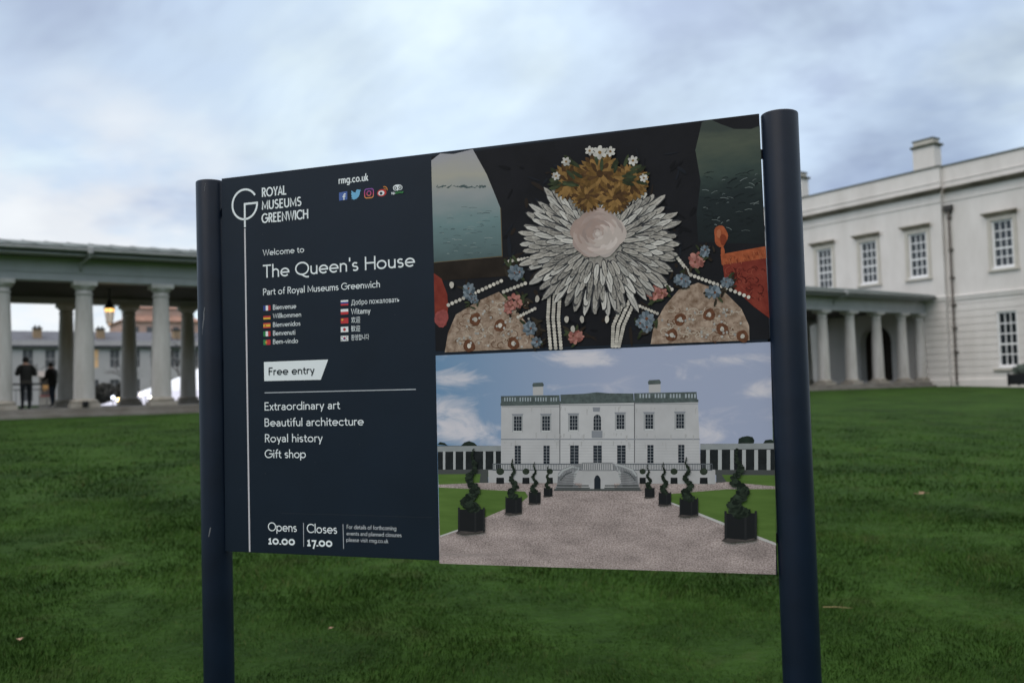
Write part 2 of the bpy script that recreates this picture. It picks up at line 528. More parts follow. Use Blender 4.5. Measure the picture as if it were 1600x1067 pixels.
def build_colonnade():
    root = thing('colonnade', 'long stone colonnade with grey eaves running from the left edge to the white house', 'colonnade', P0, B)
    u0, u1 = -14.0, 45.95
    proto = make_column(root)
    fronts = [0.01 - 2.36 * k for k in range(0, 6)] + [2.40] + [2.40 + (36.83 - 2.40) / 15 * k for k in range(1, 15)] + [36.83, 39.18, 41.6, 43.97, 45.75]
    rears = [0.42 + 2.34 * k for k in range(-6, 20)]
    first = True
    for row, us in ((0.0, fronts), (7.6, rears)):
        for u in us:
            if first:
                proto.location = (u, row, 0); first = False
                continue
            cpy = proto.copy(); COL.objects.link(cpy); cpy.parent = root
            cpy.location = (u, row, 0)
            cpy.rotation_euler = (0, 0, rnd.choice((0, 1, 2, 3)) * math.pi / 2)
            for ch in proto.children:
                d = ch.copy(); COL.objects.link(d); d.parent = cpy
    mb = MB()                                   # stepped floor
    mb.box((u0, -.58, .6), (u1, 8.2, 1.30), PAVE, .015)
    mb.box((u0, -.86, .6), (u1, -.582, 1.14), PAVE, .015)
    mb.build('stylobate', root)
    for t0, t1 in ((-.29, .29), (7.31, 7.89)):
        mb = MB()
        mb.box((u0, t0, 5.38), (u1, t1, 5.62), PAINT)
        mb.box((u0, t0 - .03, 5.622), (u1, t1 + .03, 6.10), PAINT)
        mb.build('architrave', root)
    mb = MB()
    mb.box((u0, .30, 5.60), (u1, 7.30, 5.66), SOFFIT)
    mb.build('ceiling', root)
    mb = MB()                                   # eaves board and roof
    mb.box((u0, -.96, 6.13), (u1 + .0, -.33, 6.17), PAINT)
    mb.box((u0, 7.93, 6.13), (u1, 8.56, 6.17), PAINT)
    mb.build('eaves_soffit', root)
    mb = MB()
    e0, e1, rg, re, rz = -1.0, 8.6, 3.8, 6.40, 7.24
    prof = [(e0, 6.20), (e0, re), (rg, rz), (e1, re), (e1, 6.20)]
    n = len(prof)
    vs = [(u0, t, z) for t, z in prof] + [(u1, t, z) for t, z in prof]
    fs = [(i, (i + 1) % n, n + (i + 1) % n, n + i) for i in range(n)] + [tuple(range(n))[::-1], tuple(range(n, 2 * n))]
    mb.geo(vs, fs, LEAD)
    k = 0
    u = u0 + .3
    while u < u1 - .1:
        mb.tube([(u, e0 - .02, re + .01), (u, rg, rz + .02), (u, e1 + .02, re + .01)], .013, LEAD, 6)
        u += .72
    mb.build('roof', root)
    for t in (-1.06, 8.66):
        mb = MB()
        pts = [(u0, t, 6.29), (u1, t, 6.29)]
        ring = [(.075 * math.cos(a), .075 * math.sin(a)) for a in [math.pi + math.pi * q / 8 for q in range(9)]]
        prof = [(t + a, 6.30 + b_) for a, b_ in ring] + [(t + .06, 6.31), (t - .06, 6.31)]
        n = len(prof)
        vs = [(u0, a, z) for a, z in prof] + [(u1, a, z) for a, z in prof]
        fs = [(i, (i + 1) % n, n + (i + 1) % n, n + i) for i in range(n)] + [tuple(range(n))[::-1], tuple(range(n, 2 * n))]
        mb.geo(vs, fs, GUTTER)
        mb.build('gutter', root)
    for u in (-9.4, .05, 12.2, 24.4, 37.6):
        mb = MB()
        mb.box((u - .08, -1.15, 6.17), (u + .08, -.99, 6.39), GUTTER, .02)
        mb.tube([(u, -1.06, 6.20), (u, -.95, 6.08), (u - .15, -.42, 5.98), (u - .18, -.36, 5.9), (u - .18, -.36, 5.7)], .045, GUTTER, 8)
        mb.build('gutter_outlet', root)
    # ground spotlight at a column foot
    sp = thing('ground_spotlight', 'small black spotlight sitting on the step at a column foot', 'spotlight', fr(-.02, -.50, 1.30), B)
    BLK = mat('black_metal', (0.012, 0.012, 0.013), .5)
    mb = MB(); mb.box((-.10, -.05, 0), (.10, .05, .03), BLK, .006); mb.box((-.015, -.02, .03), (.015, .02, .09), BLK); mb.build('bracket', sp)
    mb = MB(); mb.box((-.09, -.05, .07), (.09, .07, .22), BLK, .02); mb.build('lamp_housing', sp)


build_colonnade()


def build_lantern():
    lt = thing('hanging_lantern', 'black hanging lantern glowing warm under the colonnade ceiling', 'lantern', fr(1.40, 3.8, 4.33), B)
    BLK = mat('black_metal', (0.012, 0.012, 0.013), .5)
    GL = mat('lantern_glass', (0.92, 0.80, 0.68), .4, emit=0.42)
    FL = mat('lantern_glow', (1.0, 0.55, 0.16), .4, emit=2.2)
    mb = MB()
    mb.tube([(0, 0, .90), (0, 0, 1.268)], .02, BLK, 8)
    mb.lathe([(.08, 1.24), (.08, 1.269)], BLK, n=16)
    mb.build('hanging_rod', lt)
    mb = MB()
    mb.lathe([(.215, .56), (.21, .585), (.155, .66), (.10, .72), (.085, .78), (.085, .84), (.05, .87), (.035, .92)], BLK, n=6, smooth=False)
    mb.build('lantern_cap', lt)
    mb = MB()
    mb.lathe([(.105, .03), (.155, .44)], GL, n=6, smooth=False)
    gl = mb.build('glass', lt)
    mb = MB(); mb.lathe([(.155, .442), (.17, .558)], FL, n=6, smooth=False); mb.build('glowing_mantle', lt)
    mb = MB()
    for k in range(6):
        a = k * math.pi / 3
        mb.tube([(.108 * math.cos(a), .108 * math.sin(a), .02), (.176 * math.cos(a), .176 * math.sin(a), .57)], .010, BLK, 6)
    mb.lathe([(.07, -.02), (.115, .0), (.115, .028)], BLK, n=6, smooth=False)
    mb.build('frame', lt)
    ld = bpy.data.lights.new('lantern_light', 'POINT')
    ld.energy = 8; ld.color = (1, .65, .35); ld.shadow_soft_size = .1
    lo = bpy.data.objects.new('lantern_light', ld)
    COL.objects.link(lo); lo.parent = lt; lo.location = (0, 0, -.12)


build_lantern()

# ------------------------------------------------------------------ white house
RENDER = mat('white_render', (0.59, 0.558, 0.532), .85, scale=.9, col2=(0.70, 0.668, 0.645), bump=.1, bscale=8, detail=9, stretch=(.8, .8, .3))
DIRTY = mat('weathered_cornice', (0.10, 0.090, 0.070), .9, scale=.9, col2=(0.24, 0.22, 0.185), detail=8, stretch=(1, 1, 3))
COPE = mat('mossy_coping', (0.09, 0.095, 0.075), .9, var=.3, scale=2)
SURR = mat('pale_stone_surround', (0.50, 0.47, 0.42), .85, var=.08, scale=2, bump=.1)
HOOD = mat('stained_hood', (0.17, 0.15, 0.115), .9, scale=2, col2=(0.34, 0.30, 0.245))
SASH = mat('white_sash_paint', (0.78, 0.78, 0.79), .5)
GLASS = mat('window_glass', (0.018, 0.022, 0.026), .08, spec=.6)
PIPE = mat('cast_iron_pipe', (0.10, 0.088, 0.078), .7, var=.25, scale=3)
WOOD = mat('dark_door_wood', (0.035, 0.024, 0.016), .7, var=.4, scale=3, stretch=(4, 4, .5))


def relief(mb, y0, y1, z0, z1, holes, x0, m, courses=None, deep=.18, gd=.035):
    """wall facing -x with recessed openings (y0,y1,z0,z1) and horizontal grooves"""
    ys = sorted({y0, y1, *[h[0] for h in holes], *[h[1] for h in holes]})
    zs = {z0, z1, *[h[2] for h in holes], *[h[3] for h in holes]}
    gr = []
    if courses:
        z = courses[0]
        while z < courses[1]:
            gr.append((z - .022, z + .022)); zs |= {z - .022, z + .022}
            z += courses[2]
    zs = sorted(q for q in zs if z0 <= q <= z1)
    D = {}
    for i in range(len(ys) - 1):
        for j in range(len(zs) - 1):
            yc, zc = (ys[i] + ys[i + 1]) / 2, (zs[j] + zs[j + 1]) / 2
            d = 0.0
            if any(a < zc < b for a, b in gr): d = gd
            if any(h[0] < yc < h[1] and h[2] < zc < h[3] for h in holes): d = None
            D[i, j] = d
    for (i, j), d in D.items():
        a, b, c, e = ys[i], ys[i + 1], zs[j], zs[j + 1]
        if d is not None:
            mb.face([(x0 + d, b, c), (x0 + d, a, c), (x0 + d, a, e), (x0 + d, b, e)], m)
        dd = deep if d is None else d
        if (i + 1, j) in D:
            o = D[i + 1, j]; oo = deep if o is None else o
            if oo != dd: mb.face([(x0 + dd, b, c), (x0 + oo, b, c), (x0 + oo, b, e), (x0 + dd, b, e)], m)
        if (i, j + 1) in D:
            o = D[i, j + 1]; oo = deep if o is None else o
            if oo != dd: mb.face([(x0 + dd, a, e), (x0 + dd, b, e), (x0 + oo, b, e), (x0 + oo, a, e)], m)


def sash_window(root, x, yc, hw, z0, z1, surround=True, hood=True):
    """window in a recessed opening: x is the wall face"""
    mb = MB()
    xi = x + .06
    fwid = .09
    mb.box((xi, yc - hw, z0), (xi + .09, yc - hw + fwid, z1), SASH)
    mb.box((xi, yc + hw - fwid, z0), (xi + .09, yc + hw, z1), SASH)
    mb.box((xi, yc - hw + fwid, z1 - fwid), (xi + .09, yc + hw - fwid, z1), SASH)
    mb.box((xi, yc - hw + fwid, z0), (xi + .09, yc + hw - fwid, z0 + .10), SASH)
    iw = hw - fwid
    for k in (1, 2):
        y = yc - iw + 2 * iw * k / 3
        mb.box((xi + .045, y - .022, z0 + .10), (xi + .078, y + .022, z1 - fwid), SASH)
    hz = (z1 - fwid - z0 - .10)
    for k in range(1, 5):
        z = z0 + .10 + hz * k / 5
        th = .05 if k == 2 else .032
        mb.box((xi + .038, yc - iw, z - th), (xi + .07, yc + iw, z + th), SASH)
    wi = mb.build('window', root)
    mb = MB()
    mb.face([(xi + .086, yc + iw, z0 + .10), (xi + .086, yc - iw, z0 + .10), (xi + .086, yc - iw, z1 - fwid), (xi + .086, yc + iw, z1 - fwid)], GLASS)
    mb.build('glass', wi)
    mb = MB()
    mb.box((x - .10, yc - hw - .05, z0 - .085), (x + .05, yc + hw + .05, z0 - .002), SASH, .008)
    mb.box((x - .13, yc - hw - .30, z0 - .21), (x - .002, yc + hw + .30, z0 - .088), SURR, .01)
    mb.build('sill', wi)
    if surround:
        mb = MB()
        mb.box((x - .06, yc - hw - .25, z0 - .085), (x - .002, yc - hw - .053, z1 + .22), SURR, .01)
        mb.box((x - .06, yc + hw + .053, z0 - .085), (x - .002, yc + hw + .25, z1 + .22), SURR, .01)
        mb.box((x - .06, yc - hw - .051, z1 + .01), (x - .002, yc + hw + .051, z1 + .22), SURR, .01)
        mb.build('surround', wi)
    if hood:
        mb = MB()
        a, b = yc - hw - .48, yc + hw + .48
        prof = [(-.002, z1 + .225), (-.08, z1 + .225), (-.12, z1 + .30), (-.27, z1 + .40), (-.30, z1 + .42), (-.30, z1 + .48), (-.002, z1 + .53)]
        n = len(prof)
        vs = [(x + p[0], a + .24 * (1 + p[0] / .3), p[1]) for p in prof] + [(x + p[0], b - .24 * (1 + p[0] / .3), p[1]) for p in prof]
        fs = [(i, (i + 1) % n, n + (i + 1) % n, n + i)[::-1] for i in range(n)] + [tuple(range(n)), tuple(range(n, 2 * n))[::-1]]
        mb.geo(vs, fs, HOOD)
        mb.build('window_hood', wi)
    return wi


def build_house():
    org = P0 + CU * 45.973
    h = thing('white_house', 'large white rendered house with sash windows, parapet and chimneys at the right', 'house', org, B)
    YA, YB = -1.6, 8.4            # projecting bay
    YL, YR = 18.0, -10.5          # whole side
    RX = .30
    up_bay = [0.0, 3.4, 6.77]
    up_r, up_l = [-4.97, -8.4], [11.8, 15.2]
    hw, z0, z1 = .575, 7.62, 10.27
    mb = MB()
    co = (1.72, 6.0, .405)
    # bay front, ground and upper floor
    arch = (3.2 - 1.12, 3.2 + 1.12, 1.30, 4.92)
    relief(mb, YA, YB, .7, 6.02, [arch], 0, RENDER, co, deep=.6)
    relief(mb, YA, YB, 6.02, 13.98, [(y - hw, y + hw, z0, z1) for y in up_bay], 0, RENDER)
    # arch spandrels
    for sgn in (-1, 1):
        pts = [(3.2 + sgn * 1.12, 4.92)] + [(3.2 + sgn * 1.12 * math.cos(a), 3.80 + 1.12 * math.sin(a)) for a in [math.pi / 2 * q / 14 for q in range(15)]]
        n = len(pts)
        vs = [(.002, y, z) for y, z in pts] + [(.598, y, z) for y, z in pts]
        fs = [tuple(range(n)), tuple(range(n, 2 * n))[::-1]] + [(i, (i + 1) % n, n + (i + 1) % n, n + i) for i in range(n)]
        mb.geo(vs, fs, RENDER)
    # recessed wings
    lowr = [(y - .56, y + .56, 2.07, 5.15) for y in up_r]
    relief(mb, YR, YA, .7, 6.02, lowr, RX, RENDER, co)
    relief(mb, YR, YA, 6.02, 13.98, [(y - hw, y + hw, z0, z1) for y in up_r], RX, RENDER)
    lowl = [(y - .56, y + .56, 2.07, 5.15) for y in up_l]
    relief(mb, YB, YL, .7, 6.02, lowl, RX, RENDER, co)
    relief(mb, YB, YL, 6.02, 13.98, [(y - hw, y + hw, z0, z1) for y in up_l], RX, RENDER)
    # returns
    for y in (YA, YB):
        mb.face([(0, y, .7), (RX, y, .7), (RX, y, 13.98), (0, y, 13.98)], RENDER)
    # other three sides and flat roof
    X2 = 34.0
    mb.face([(RX, YR, .7), (X2, YR, .7), (X2, YR, 13.98), (RX, YR, 13.98)], RENDER)
    mb.face([(RX, YL, .7), (X2, YL, .7), (X2, YL, 13.98), (RX, YL, 13.98)], RENDER)
    mb.face([(X2, YL, .7), (X2, YR, .7), (X2, YR, 13.98), (X2, YL, 13.98)], RENDER)
    mb.build('wall', h)
    mb = MB()
    mb.box((.5, YR + .2, 12.9), (X2 - .2, YL - .2, 13.0), LEAD)
    mb.build('roof', h)
    # parapet coping
    mb = MB()
    mb.box((-.07, YA - .07, 13.982), (.32, YB + .07, 14.06), COPE, .01)
    mb.box((RX - .07, YR - .07, 13.984), (RX + .32, YA - .073, 14.06), COPE, .01)
    mb.box((RX - .07, YB + .073, 13.984), (RX + .32, YL + .07, 14.06), COPE, .01)
    mb.build('coping', h)
    # cornice and strings
    def run(prof, m, name):
        mb = MB()
        for (ya, yb, xo, ea, eb) in ((YA, YB, 0, 1, 1), (YR, YA, RX, 1, 0), (YB, YL, RX, 0, 1)):
            n = len(prof)
            vs = [(xo + p[0], ya + (p[0] if ea else 0) - (0 if ea else .0), p[1]) for p in prof] + [(xo + p[0], yb - (p[0] if eb else 0), p[1]) for p in prof]
            if not eb: vs[n:] = [(xo + p[0], yb + p[0] - .003, p[1]) for p in prof]
            if not ea: vs[:n] = [(xo + p[0], ya - p[0] + .003, p[1]) for p in prof]
            fs = [(i, (i + 1) % n, n + (i + 1) % n, n + i)[::-1] for i in range(n)] + [tuple(range(n)), tuple(range(n, 2 * n))[::-1]]
            mb.geo(vs, fs, m)
        mb.build(name, h)
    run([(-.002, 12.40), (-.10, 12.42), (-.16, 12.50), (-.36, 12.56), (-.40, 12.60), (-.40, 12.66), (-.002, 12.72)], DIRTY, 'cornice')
    run([(-.002, 11.86), (-.05, 11.87), (-.05, 11.93), (-.002, 11.95)], RENDER, 'string_course')
    run([(-.002, 6.03), (-.06, 6.04), (-.08, 6.22), (-.11, 6.24), (-.11, 6.28), (-.002, 6.32)], RENDER, 'string_course')
    run([(-.002, 13.05), (-.04, 13.06), (-.04, 13.12), (-.002, 13.14)], RENDER, 'parapet_moulding')
    run([(-.002, .8), (-.07, .8), (-.07, 1.40), (-.002, 1.44)], RENDER, 'plinth')
    for y in up_bay: sash_window(h, 0, y, hw, z0, z1)
    for y in up_r + up_l:
        sash_window(h, RX, y, hw, z0, z1)
        sash_window(h, RX, y, .56, 2.07, 5.15, surround=False, hood=False)
    # door in the arch
    mb = MB()
    mb.box((.60, 3.2 - 1.14, 1.28), (.68, 3.2 + 1.14, 4.94), WOOD)
    d = mb.build('door', h)
    mb = MB()
    for dy in (-.56, .56):
        for za, zb in ((1.5, 2.4), (2.55, 3.6), (3.75, 4.4)):
            mb.box((.565, 3.2 + dy - .4, za), (.598, 3.2 + dy + .4, zb), WOOD, .01)
    mb.build('door_panel', d)
    # chimneys
    for y0, y1, xx in ((-1.15, .25, .0), (8.62, 9.9, .0)):
        mb = MB()
        mb.box((xx + .34, y0, 12.95), (xx + 1.05, y1, 15.46), RENDER)
        ch = mb.build('chimney', h)
        mb = MB()
        mb.box((xx + .24, y0 - .12, 15.462), (xx + 1.17, y1 + .12, 15.60), COPE, .02)
        mb.box((xx + .32, y0 + .05, 15.602), (xx + 1.0, y1 - .05, 15.86), SURR, .02)
        mb.box((xx + .27, y0 + .0, 15.862), (xx + 1.05, y1 - .0, 15.94), COPE, .02)
        mb.build('chimney_cap', ch)
    # drainpipe
    mb = MB()
    y = -1.95
    mb.tube([(RX - .13, y, 11.3), (RX - .13, y, 1.35), (RX - .22, y - .06, 1.16)], .065, PIPE, 12)
    for z in (10.9, 9.0, 7.35, 5.75, 4.4, 3.0):
        mb.lathe([(.09, z - .09), (.09, z + .09)], PIPE, (RX - .13, y), 12)
        mb.box((RX - .09, y - .14, z - .05), (RX - .004, y + .14, z + .05), PIPE)
    p = mb.build('drainpipe', h)
    mb = MB()
    vs = []
    for (hw_, dp, z) in ((.09, .09, 11.05), (.16, .16, 11.22), (.25, .24, 11.36), (.25, .24, 11.62)):
        vs += [(RX - .004, y - hw_, z), (RX - .004 - dp, y - hw_, z), (RX - .004 - dp, y + hw_, z), (RX - .004, y + hw_, z)]
    fs = [(4 * i + k, 4 * i + (k + 1) % 4, 4 * i + 4 + (k + 1) % 4, 4 * i + 4 + k) for i in range(3) for k in range(4)] + [(0, 3, 2, 1), (12, 13, 14, 15)]
    mb.geo(vs, fs, mat('dark_iron', (0.05, 0.048, 0.045), .7))
    mb.build('rain_hopper', p)


build_house()


# planter by the house wall
def leaf_cloud(mb, c, r, n, m, size=.06, sq=(1, 1, 1), seed=1, shell=.55):
    rr = random.Random(seed)
    for _ in range(n):
        while True:
            d = Vector((rr.uniform(-1, 1), rr.uniform(-1, 1), rr.uniform(-1, 1)))
            if shell < d.length < 1: break
        p = Vector((c[0] + d.x * r * sq[0], c[1] + d.y * r * sq[1], c[2] + d.z * r * sq[2]))
        a = Vector((rr.uniform(-1, 1), rr.uniform(-1, 1), rr.uniform(-1, 1))).normalized()
        b = a.orthogonal().normalized()
        s = size * rr.uniform(.6, 1.3)
        mb.face([p - a * s, p + b * s * .5, p + a * s, p - b * s * .5], m)


def build_planter():
    BOX = mat('planter_black', (0.010, 0.011, 0.013), .5)
    SH = mat('lavender_leaf', (0.10, 0.125, 0.105), .8, var=.3, scale=4, island=.3)
    loc = P0 + CU * (45.973 - 1.6) + CT * (-6.82)
    p = thing('box_planter', 'black square planter with a grey green shrub against the house wall', 'planter', (loc.x, loc.y, 1.02), B)
    mb = MB()
    mb.box((-.5, -.62, .06), (.5, .62, .60), BOX, .015)
    for x in (-.5, .5):
        for y in (-.62, .62):
            mb.box((x - .05, y - .05, 0), (x + .05, y + .05, .66), BOX, .008)
    mb.build('planter_box', p)
    mb = MB()
    mb.box((-.46, -.58, .601), (.46, .58, .62), mat('soil', (0.03, 0.022, 0.016), .95))
    mb.build('soil', p)
    mb = MB()
    leaf_cloud(mb, (0, 0, .80), .52, 1800, SH, .07, (1, 1.2, .68), 3, .2)
    mb.build('shrub_foliage', p)


build_planter()


# ------------------------------------------------------------------ the sign
A = RAD(-19.596)
SG = Vector((0, 2.8, 0))
NAVY = mat('navy_panel', (0.0056, 0.0120, 0.0235), .46, var=.14, scale=3, spec=.24, bump=.05, bscale=5)
POSTM = mat('navy_post', (0.0035, 0.0085, 0.0195), .40, var=.25, scale=5, spec=.2, bump=.06, bscale=7)
PL, PR, PB, PT = -1.0635, 0.7593, 1.0655, 2.3562
HM = ((2.66596046e-03, -6.85208888e-05, -2.09621247e+00), (4.48324914e-04, -2.44887542e-03, 3.17075083e+00), (3.20496565e-04, 3.71625493e-05, 1.0))


def pt(x, y):
    """measured print coordinates -> metres on the panel face"""
    a = [r[0] * x + r[1] * y + r[2] for r in HM]
    return a[0] / a[2], a[1] / a[2]


STEP = 0.00022


class Flat:
    """flat printed artwork: filled shapes lying one above the other on a panel"""
    def __init__(self, y0=-.0004, step=STEP):
        self.mb = MB(); self.y = y0; self.step = step

    def poly(self, pts, m, raw=False):
        q = [p if raw else pt(*p) for p in pts]
        a = sum(q[i][0] * q[(i + 1) % len(q)][1] - q[(i + 1) % len(q)][0] * q[i][1] for i in range(len(q)))
        if a < 0: q = q[::-1]
        self.mb.face([(u, self.y, z) for u, z in q], m)
        self.y -= self.step

    def many(self, polys, m, raw=False):
        y = self.y
        for p in polys:
            self.y = y
            self.poly(p, m, raw)
        self.y = y - self.step

    def ell(self, cx, cy, rx, ry, m, n=20, rot=0.0, a0=0, a1=2 * math.pi):
        pts = []
        full = abs(a1 - a0) >= 6.28
        for k in range(n + (0 if full else 1)):
            a = a0 + (a1 - a0) * k / n
            x, y = rx * math.cos(a), ry * math.sin(a)
            pts.append((cx + x * math.cos(rot) - y * math.sin(rot), cy + x * math.sin(rot) + y * math.cos(rot)))
        self.poly(pts, m)

    def ribbon(self, pts, hw, m, closed=False, raw=True):
        """stroke with mitred joints in panel metres"""
        q = [Vector(p) if raw else Vector(pt(*p)) for p in pts]
        q2 = [q[0]]
        for p in q[1:]:
            if (p - q2[-1]).length > 1e-6: q2.append(p)
        q = q2
        if closed and (q[0] - q[-1]).length < 1e-6: q.pop()
        n = len(q)
        if n < 2: return
        hws = hw if isinstance(hw, (list, tuple)) else [hw] * n
        L, R = [], []
        for i in range(n):
            if closed:
                d0 = (q[i] - q[i - 1]).normalized(); d1 = (q[(i + 1) % n] - q[i]).normalized()
            else:
                d0 = (q[i] - q[i - 1]).normalized() if i else (q[1] - q[0]).normalized()
                d1 = (q[i + 1] - q[i]).normalized() if i < n - 1 else d0
            n0, n1 = Vector((-d0.y, d0.x)), Vector((-d1.y, d1.x))
            b = (n0 + n1)
            b = b.normalized() if b.length > 1e-6 else n0
            k = min(1.6, 1 / max(.3, b.dot(n0)))
            L.append(q[i] + b * hws[min(i, len(hws) - 1)] * k); R.append(q[i] - b * hws[min(i, len(hws) - 1)] * k)
        y = self.y
        for i in range(n if closed else n - 1):
            j = (i + 1) % n
            self.mb.face([(R[i].x, y, R[i].y), (R[j].x, y, R[j].y), (L[j].x, y, L[j].y), (L[i].x, y, L[i].y)], m)
        self.y -= self.step

    def build(self, name, parent):
        return self.mb.build(name, parent)


def arc(cx, cy, rx, ry, a0, a1, n=14):
    return [(cx + rx * math.cos(math.radians(a0 + (a1 - a0) * k / n)), cy + ry * math.sin(math.radians(a0 + (a1 - a0) * k / n))) for k in range(n + 1)]


XH = .66


def glyphs():
    G = {}
    R, r = XH / 2, XH / 2 - .05
    O = arc(R, R, r, r, 0, 360, 26)
    xr = R + r
    G['o'] = (.70, [O])
    G['c'] = (.60, [arc(R, R, r, r, 45, 315, 20)])
    G['e'] = (.68, [[(R - r, R), (xr, R)] + arc(R, R, r, r, 0, 315, 22)])
    G['a'] = (.56, [arc(.25, .41, .19, .20, 150, 0) + [(.44, 0)], [(.44, .36), (.25, .36)] + arc(.25, .205, .19, .155, 90, 270) + [(.44, .14)]])
    G['b'] = (.70, [O, [(R - r, 1.03), (R - r, 0)]])
    G['d'] = (.70, [O, [(xr, 1.03), (xr, 0)]])
    G['p'] = (.70, [O, [(R - r, XH), (R - r, -.27)]])
    G['g'] = (.70, [O, [(xr, XH), (xr, -.02)] + arc(R, -.02, r, .22, 0, -140)])
    G['f'] = (.36, [arc(.33, .80, .16, .18, 75, 180) + [(.17, 0)], [(.02, .60), (.34, .60)]])
    G['h'] = (.57, [[(.07, 1.03), (.07, 0)], [(.07, .36)] + arc(.27, .40, .20, .21, 180, 0) + [(.47, 0)]])
    G['n'] = (.57, [[(.07, XH), (.07, 0)], [(.07, .36)] + arc(.27, .40, .20, .21, 180, 0) + [(.47, 0)]])
    G['m'] = (.88, [[(.07, XH), (.07, 0)], [(.07, .36)] + arc(.25, .42, .18, .19, 180, 0) + [(.43, 0)], [(.43, .36)] + arc(.61, .42, .18, .19, 180, 0) + [(.79, 0)]])
    G['i'] = (.20, [[(.09, XH), (.09, 0)], [(.09, .82), (.09, .95)]])
    G['k'] = (.50, [[(.07, 1.03), (.07, 0)], [(.43, XH), (.09, .27)], [(.19, .38), (.47, 0)]])
    G['l'] = (.19, [[(.08, 1.03), (.08, 0)]])
    G['r'] = (.38, [[(.07, XH), (.07, 0)], [(.07, .36)] + arc(.27, .40, .20, .21, 180, 62)])
    G['s'] = (.47, [arc(.22, .475, .16, .135, 35, 270) + arc(.22, .195, .165, .145, 90, -145)[1:]])
    G['t'] = (.38, [[(.15, .86), (.15, .20)] + arc(.31, .20, .16, .15, 180, 290), [(.0, .60), (.34, .60)]])
    G['u'] = (.57, [[(.07, XH), (.07, .26)] + arc(.27, .26, .20, .21, 180, 360) + [(.47, XH)], [(.47, .3), (.47, 0)]])
    G['v'] = (.52, [[(.03, XH), (.25, .02), (.47, XH)]])
    G['w'] = (.80, [[(.03, XH), (.21, .02), (.39, .60), (.57, .02), (.75, XH)]])
    G['x'] = (.48, [[(.03, XH), (.43, 0)], [(.43, XH), (.03, 0)]])
    G['y'] = (.52, [[(.03, XH), (.26, .04)], [(.48, XH), (.17, -.27)]])
    cO = arc(.5, .5, .45, .45, 0, 360, 34)
    G['O'] = (1.03, [cO])
    G['Q'] = (1.03, [cO, [(.40, .06), (.52, .02), (.66, -.09), (.82, -.16), (.98, -.15)]])
    G['C'] = (.86, [arc(.5, .5, .45, .45, 42, 318, 26)])
    G['G'] = (.98, [arc(.5, .5, .45, .45, 42, 360, 28) + [(.54, .5)]])
    G['R'] = (.62, [[(.08, 0), (.08, .95), (.28, .95)] + arc(.28, .725, .225, .225, 90, -90) + [(.08, .5)], [(.28, .5), (.55, 0)]])
    G['P'] = (.60, [[(.08, 0), (.08, .95), (.28, .95)] + arc(.28, .70, .24, .25, 90, -90) + [(.08, .45)]])
    G['B'] = (.64, [[(.08, .54), (.30, .54)] + arc(.30, .745, .19, .205, -90, 90) + [(.08, .95), (.08, .05), (.32, .05)] + arc(.32, .295, .22, .245, -90, 90)])
    G['F'] = (.54, [[(.08, 0), (.08, .95), (.50, .95)], [(.08, .52), (.45, .52)]])
    G['E'] = (.58, [[(.52, .95), (.08, .95), (.08, .05), (.52, .05)], [(.08, .52), (.47, .52)]])
    G['T'] = (.64, [[(.02, .95), (.62, .95)], [(.32, .95), (.32, 0)]])
    G['H'] = (.78, [[(.08, 1), (.08, 0)], [(.70, 1), (.70, 0)], [(.08, .52), (.70, .52)]])
    G['M'] = (.90, [[(.08, 0), (.10, .94), (.45, .18), (.80, .94), (.82, 0)]])
    G['W'] = (1.02, [[(.02, 1), (.26, .05), (.50, .94), (.74, .05), (.98, 1)]])
    G['I'] = (.20, [[(.09, 1), (.09, 0)]])
    G['L'] = (.52, [[(.08, 1), (.08, .05), (.50, .05)]])
    G['N'] = (.78, [[(.08, 0), (.08, .93), (.68, .07), (.68, 1)]])
    G['S'] = (.60, [arc(.29, .73, .21, .22, 35, 270) + arc(.29, .28, .23, .23, 90, -145)[1:]])
    G['U'] = (.74, [[(.08, 1), (.08, .34)] + arc(.36, .34, .28, .29, 180, 360) + [(.64, 1)]])
    G['Y'] = (.64, [[(.02, 1), (.32, .46), (.62, 1)], [(.32, .46), (.32, 0)]])
    G['A'] = (.70, [[(.02, 0), (.34, .96), (.66, 0)], [(.13, .30), (.55, .30)]])
    G['1'] = (.46, [[(.06, .50), (.22, .60), (.22, .06)], [(.03, .07), (.40, .07)]])
    G['0'] = (.74, [arc(.34, R, .27, .26, 0, 360, 26)])
    G['7'] = (.54, [[(.03, .58), (.45, .58), (.20, -.28)]])
    G['.'] = (.22, [[(.09, 0), (.09, .13)]])
    G["'"] = (.20, [[(.09, 1.03), (.09, .74)]])
    G['-'] = (.40, [[(.04, .33), (.34, .33)]])
    G[' '] = (.30, [])
    return G


GL_ = glyphs()


def text(fl, s, x0, y0, x1, y1, cap_y, m, wt=.10, track=.0, word=None):
    """write s from baseline point (x0,y0) to (x1,y1); cap_y: print y of the cap top above x0"""
    u0, za = pt(x0, y0); u1, zb = pt(x1, y1); _, zc = pt(x0, cap_y)
    zbase = (za + zb) / 2
    H = zc - za
    nat = sum(GL_[c][0] + track for c in s) - (GL_[s[-1]][0] * .08 + track)
    sx = (u1 - u0) / nat
    cur = 0.0
    lay0 = fl.y
    hw = wt * H / 2
    wi = 0
    for c in s:
        adv, strokes = GL_[c]
        fl.y = lay0
        if c == ' ': wi += 1
        if word is not None and wi != word: strokes = []
        for st in strokes:
            q = [(u0 + (cur + px) * sx, zbase + py * H) for px, py in st]
            w = hw * (1.25 if len(st) == 2 and c in 'i.' and abs(st[0][1] - st[1][1]) < .2 else 1)
            fl.ribbon(q, w, m)
        cur += adv + track
    fl.y = lay0 - STEP * 3


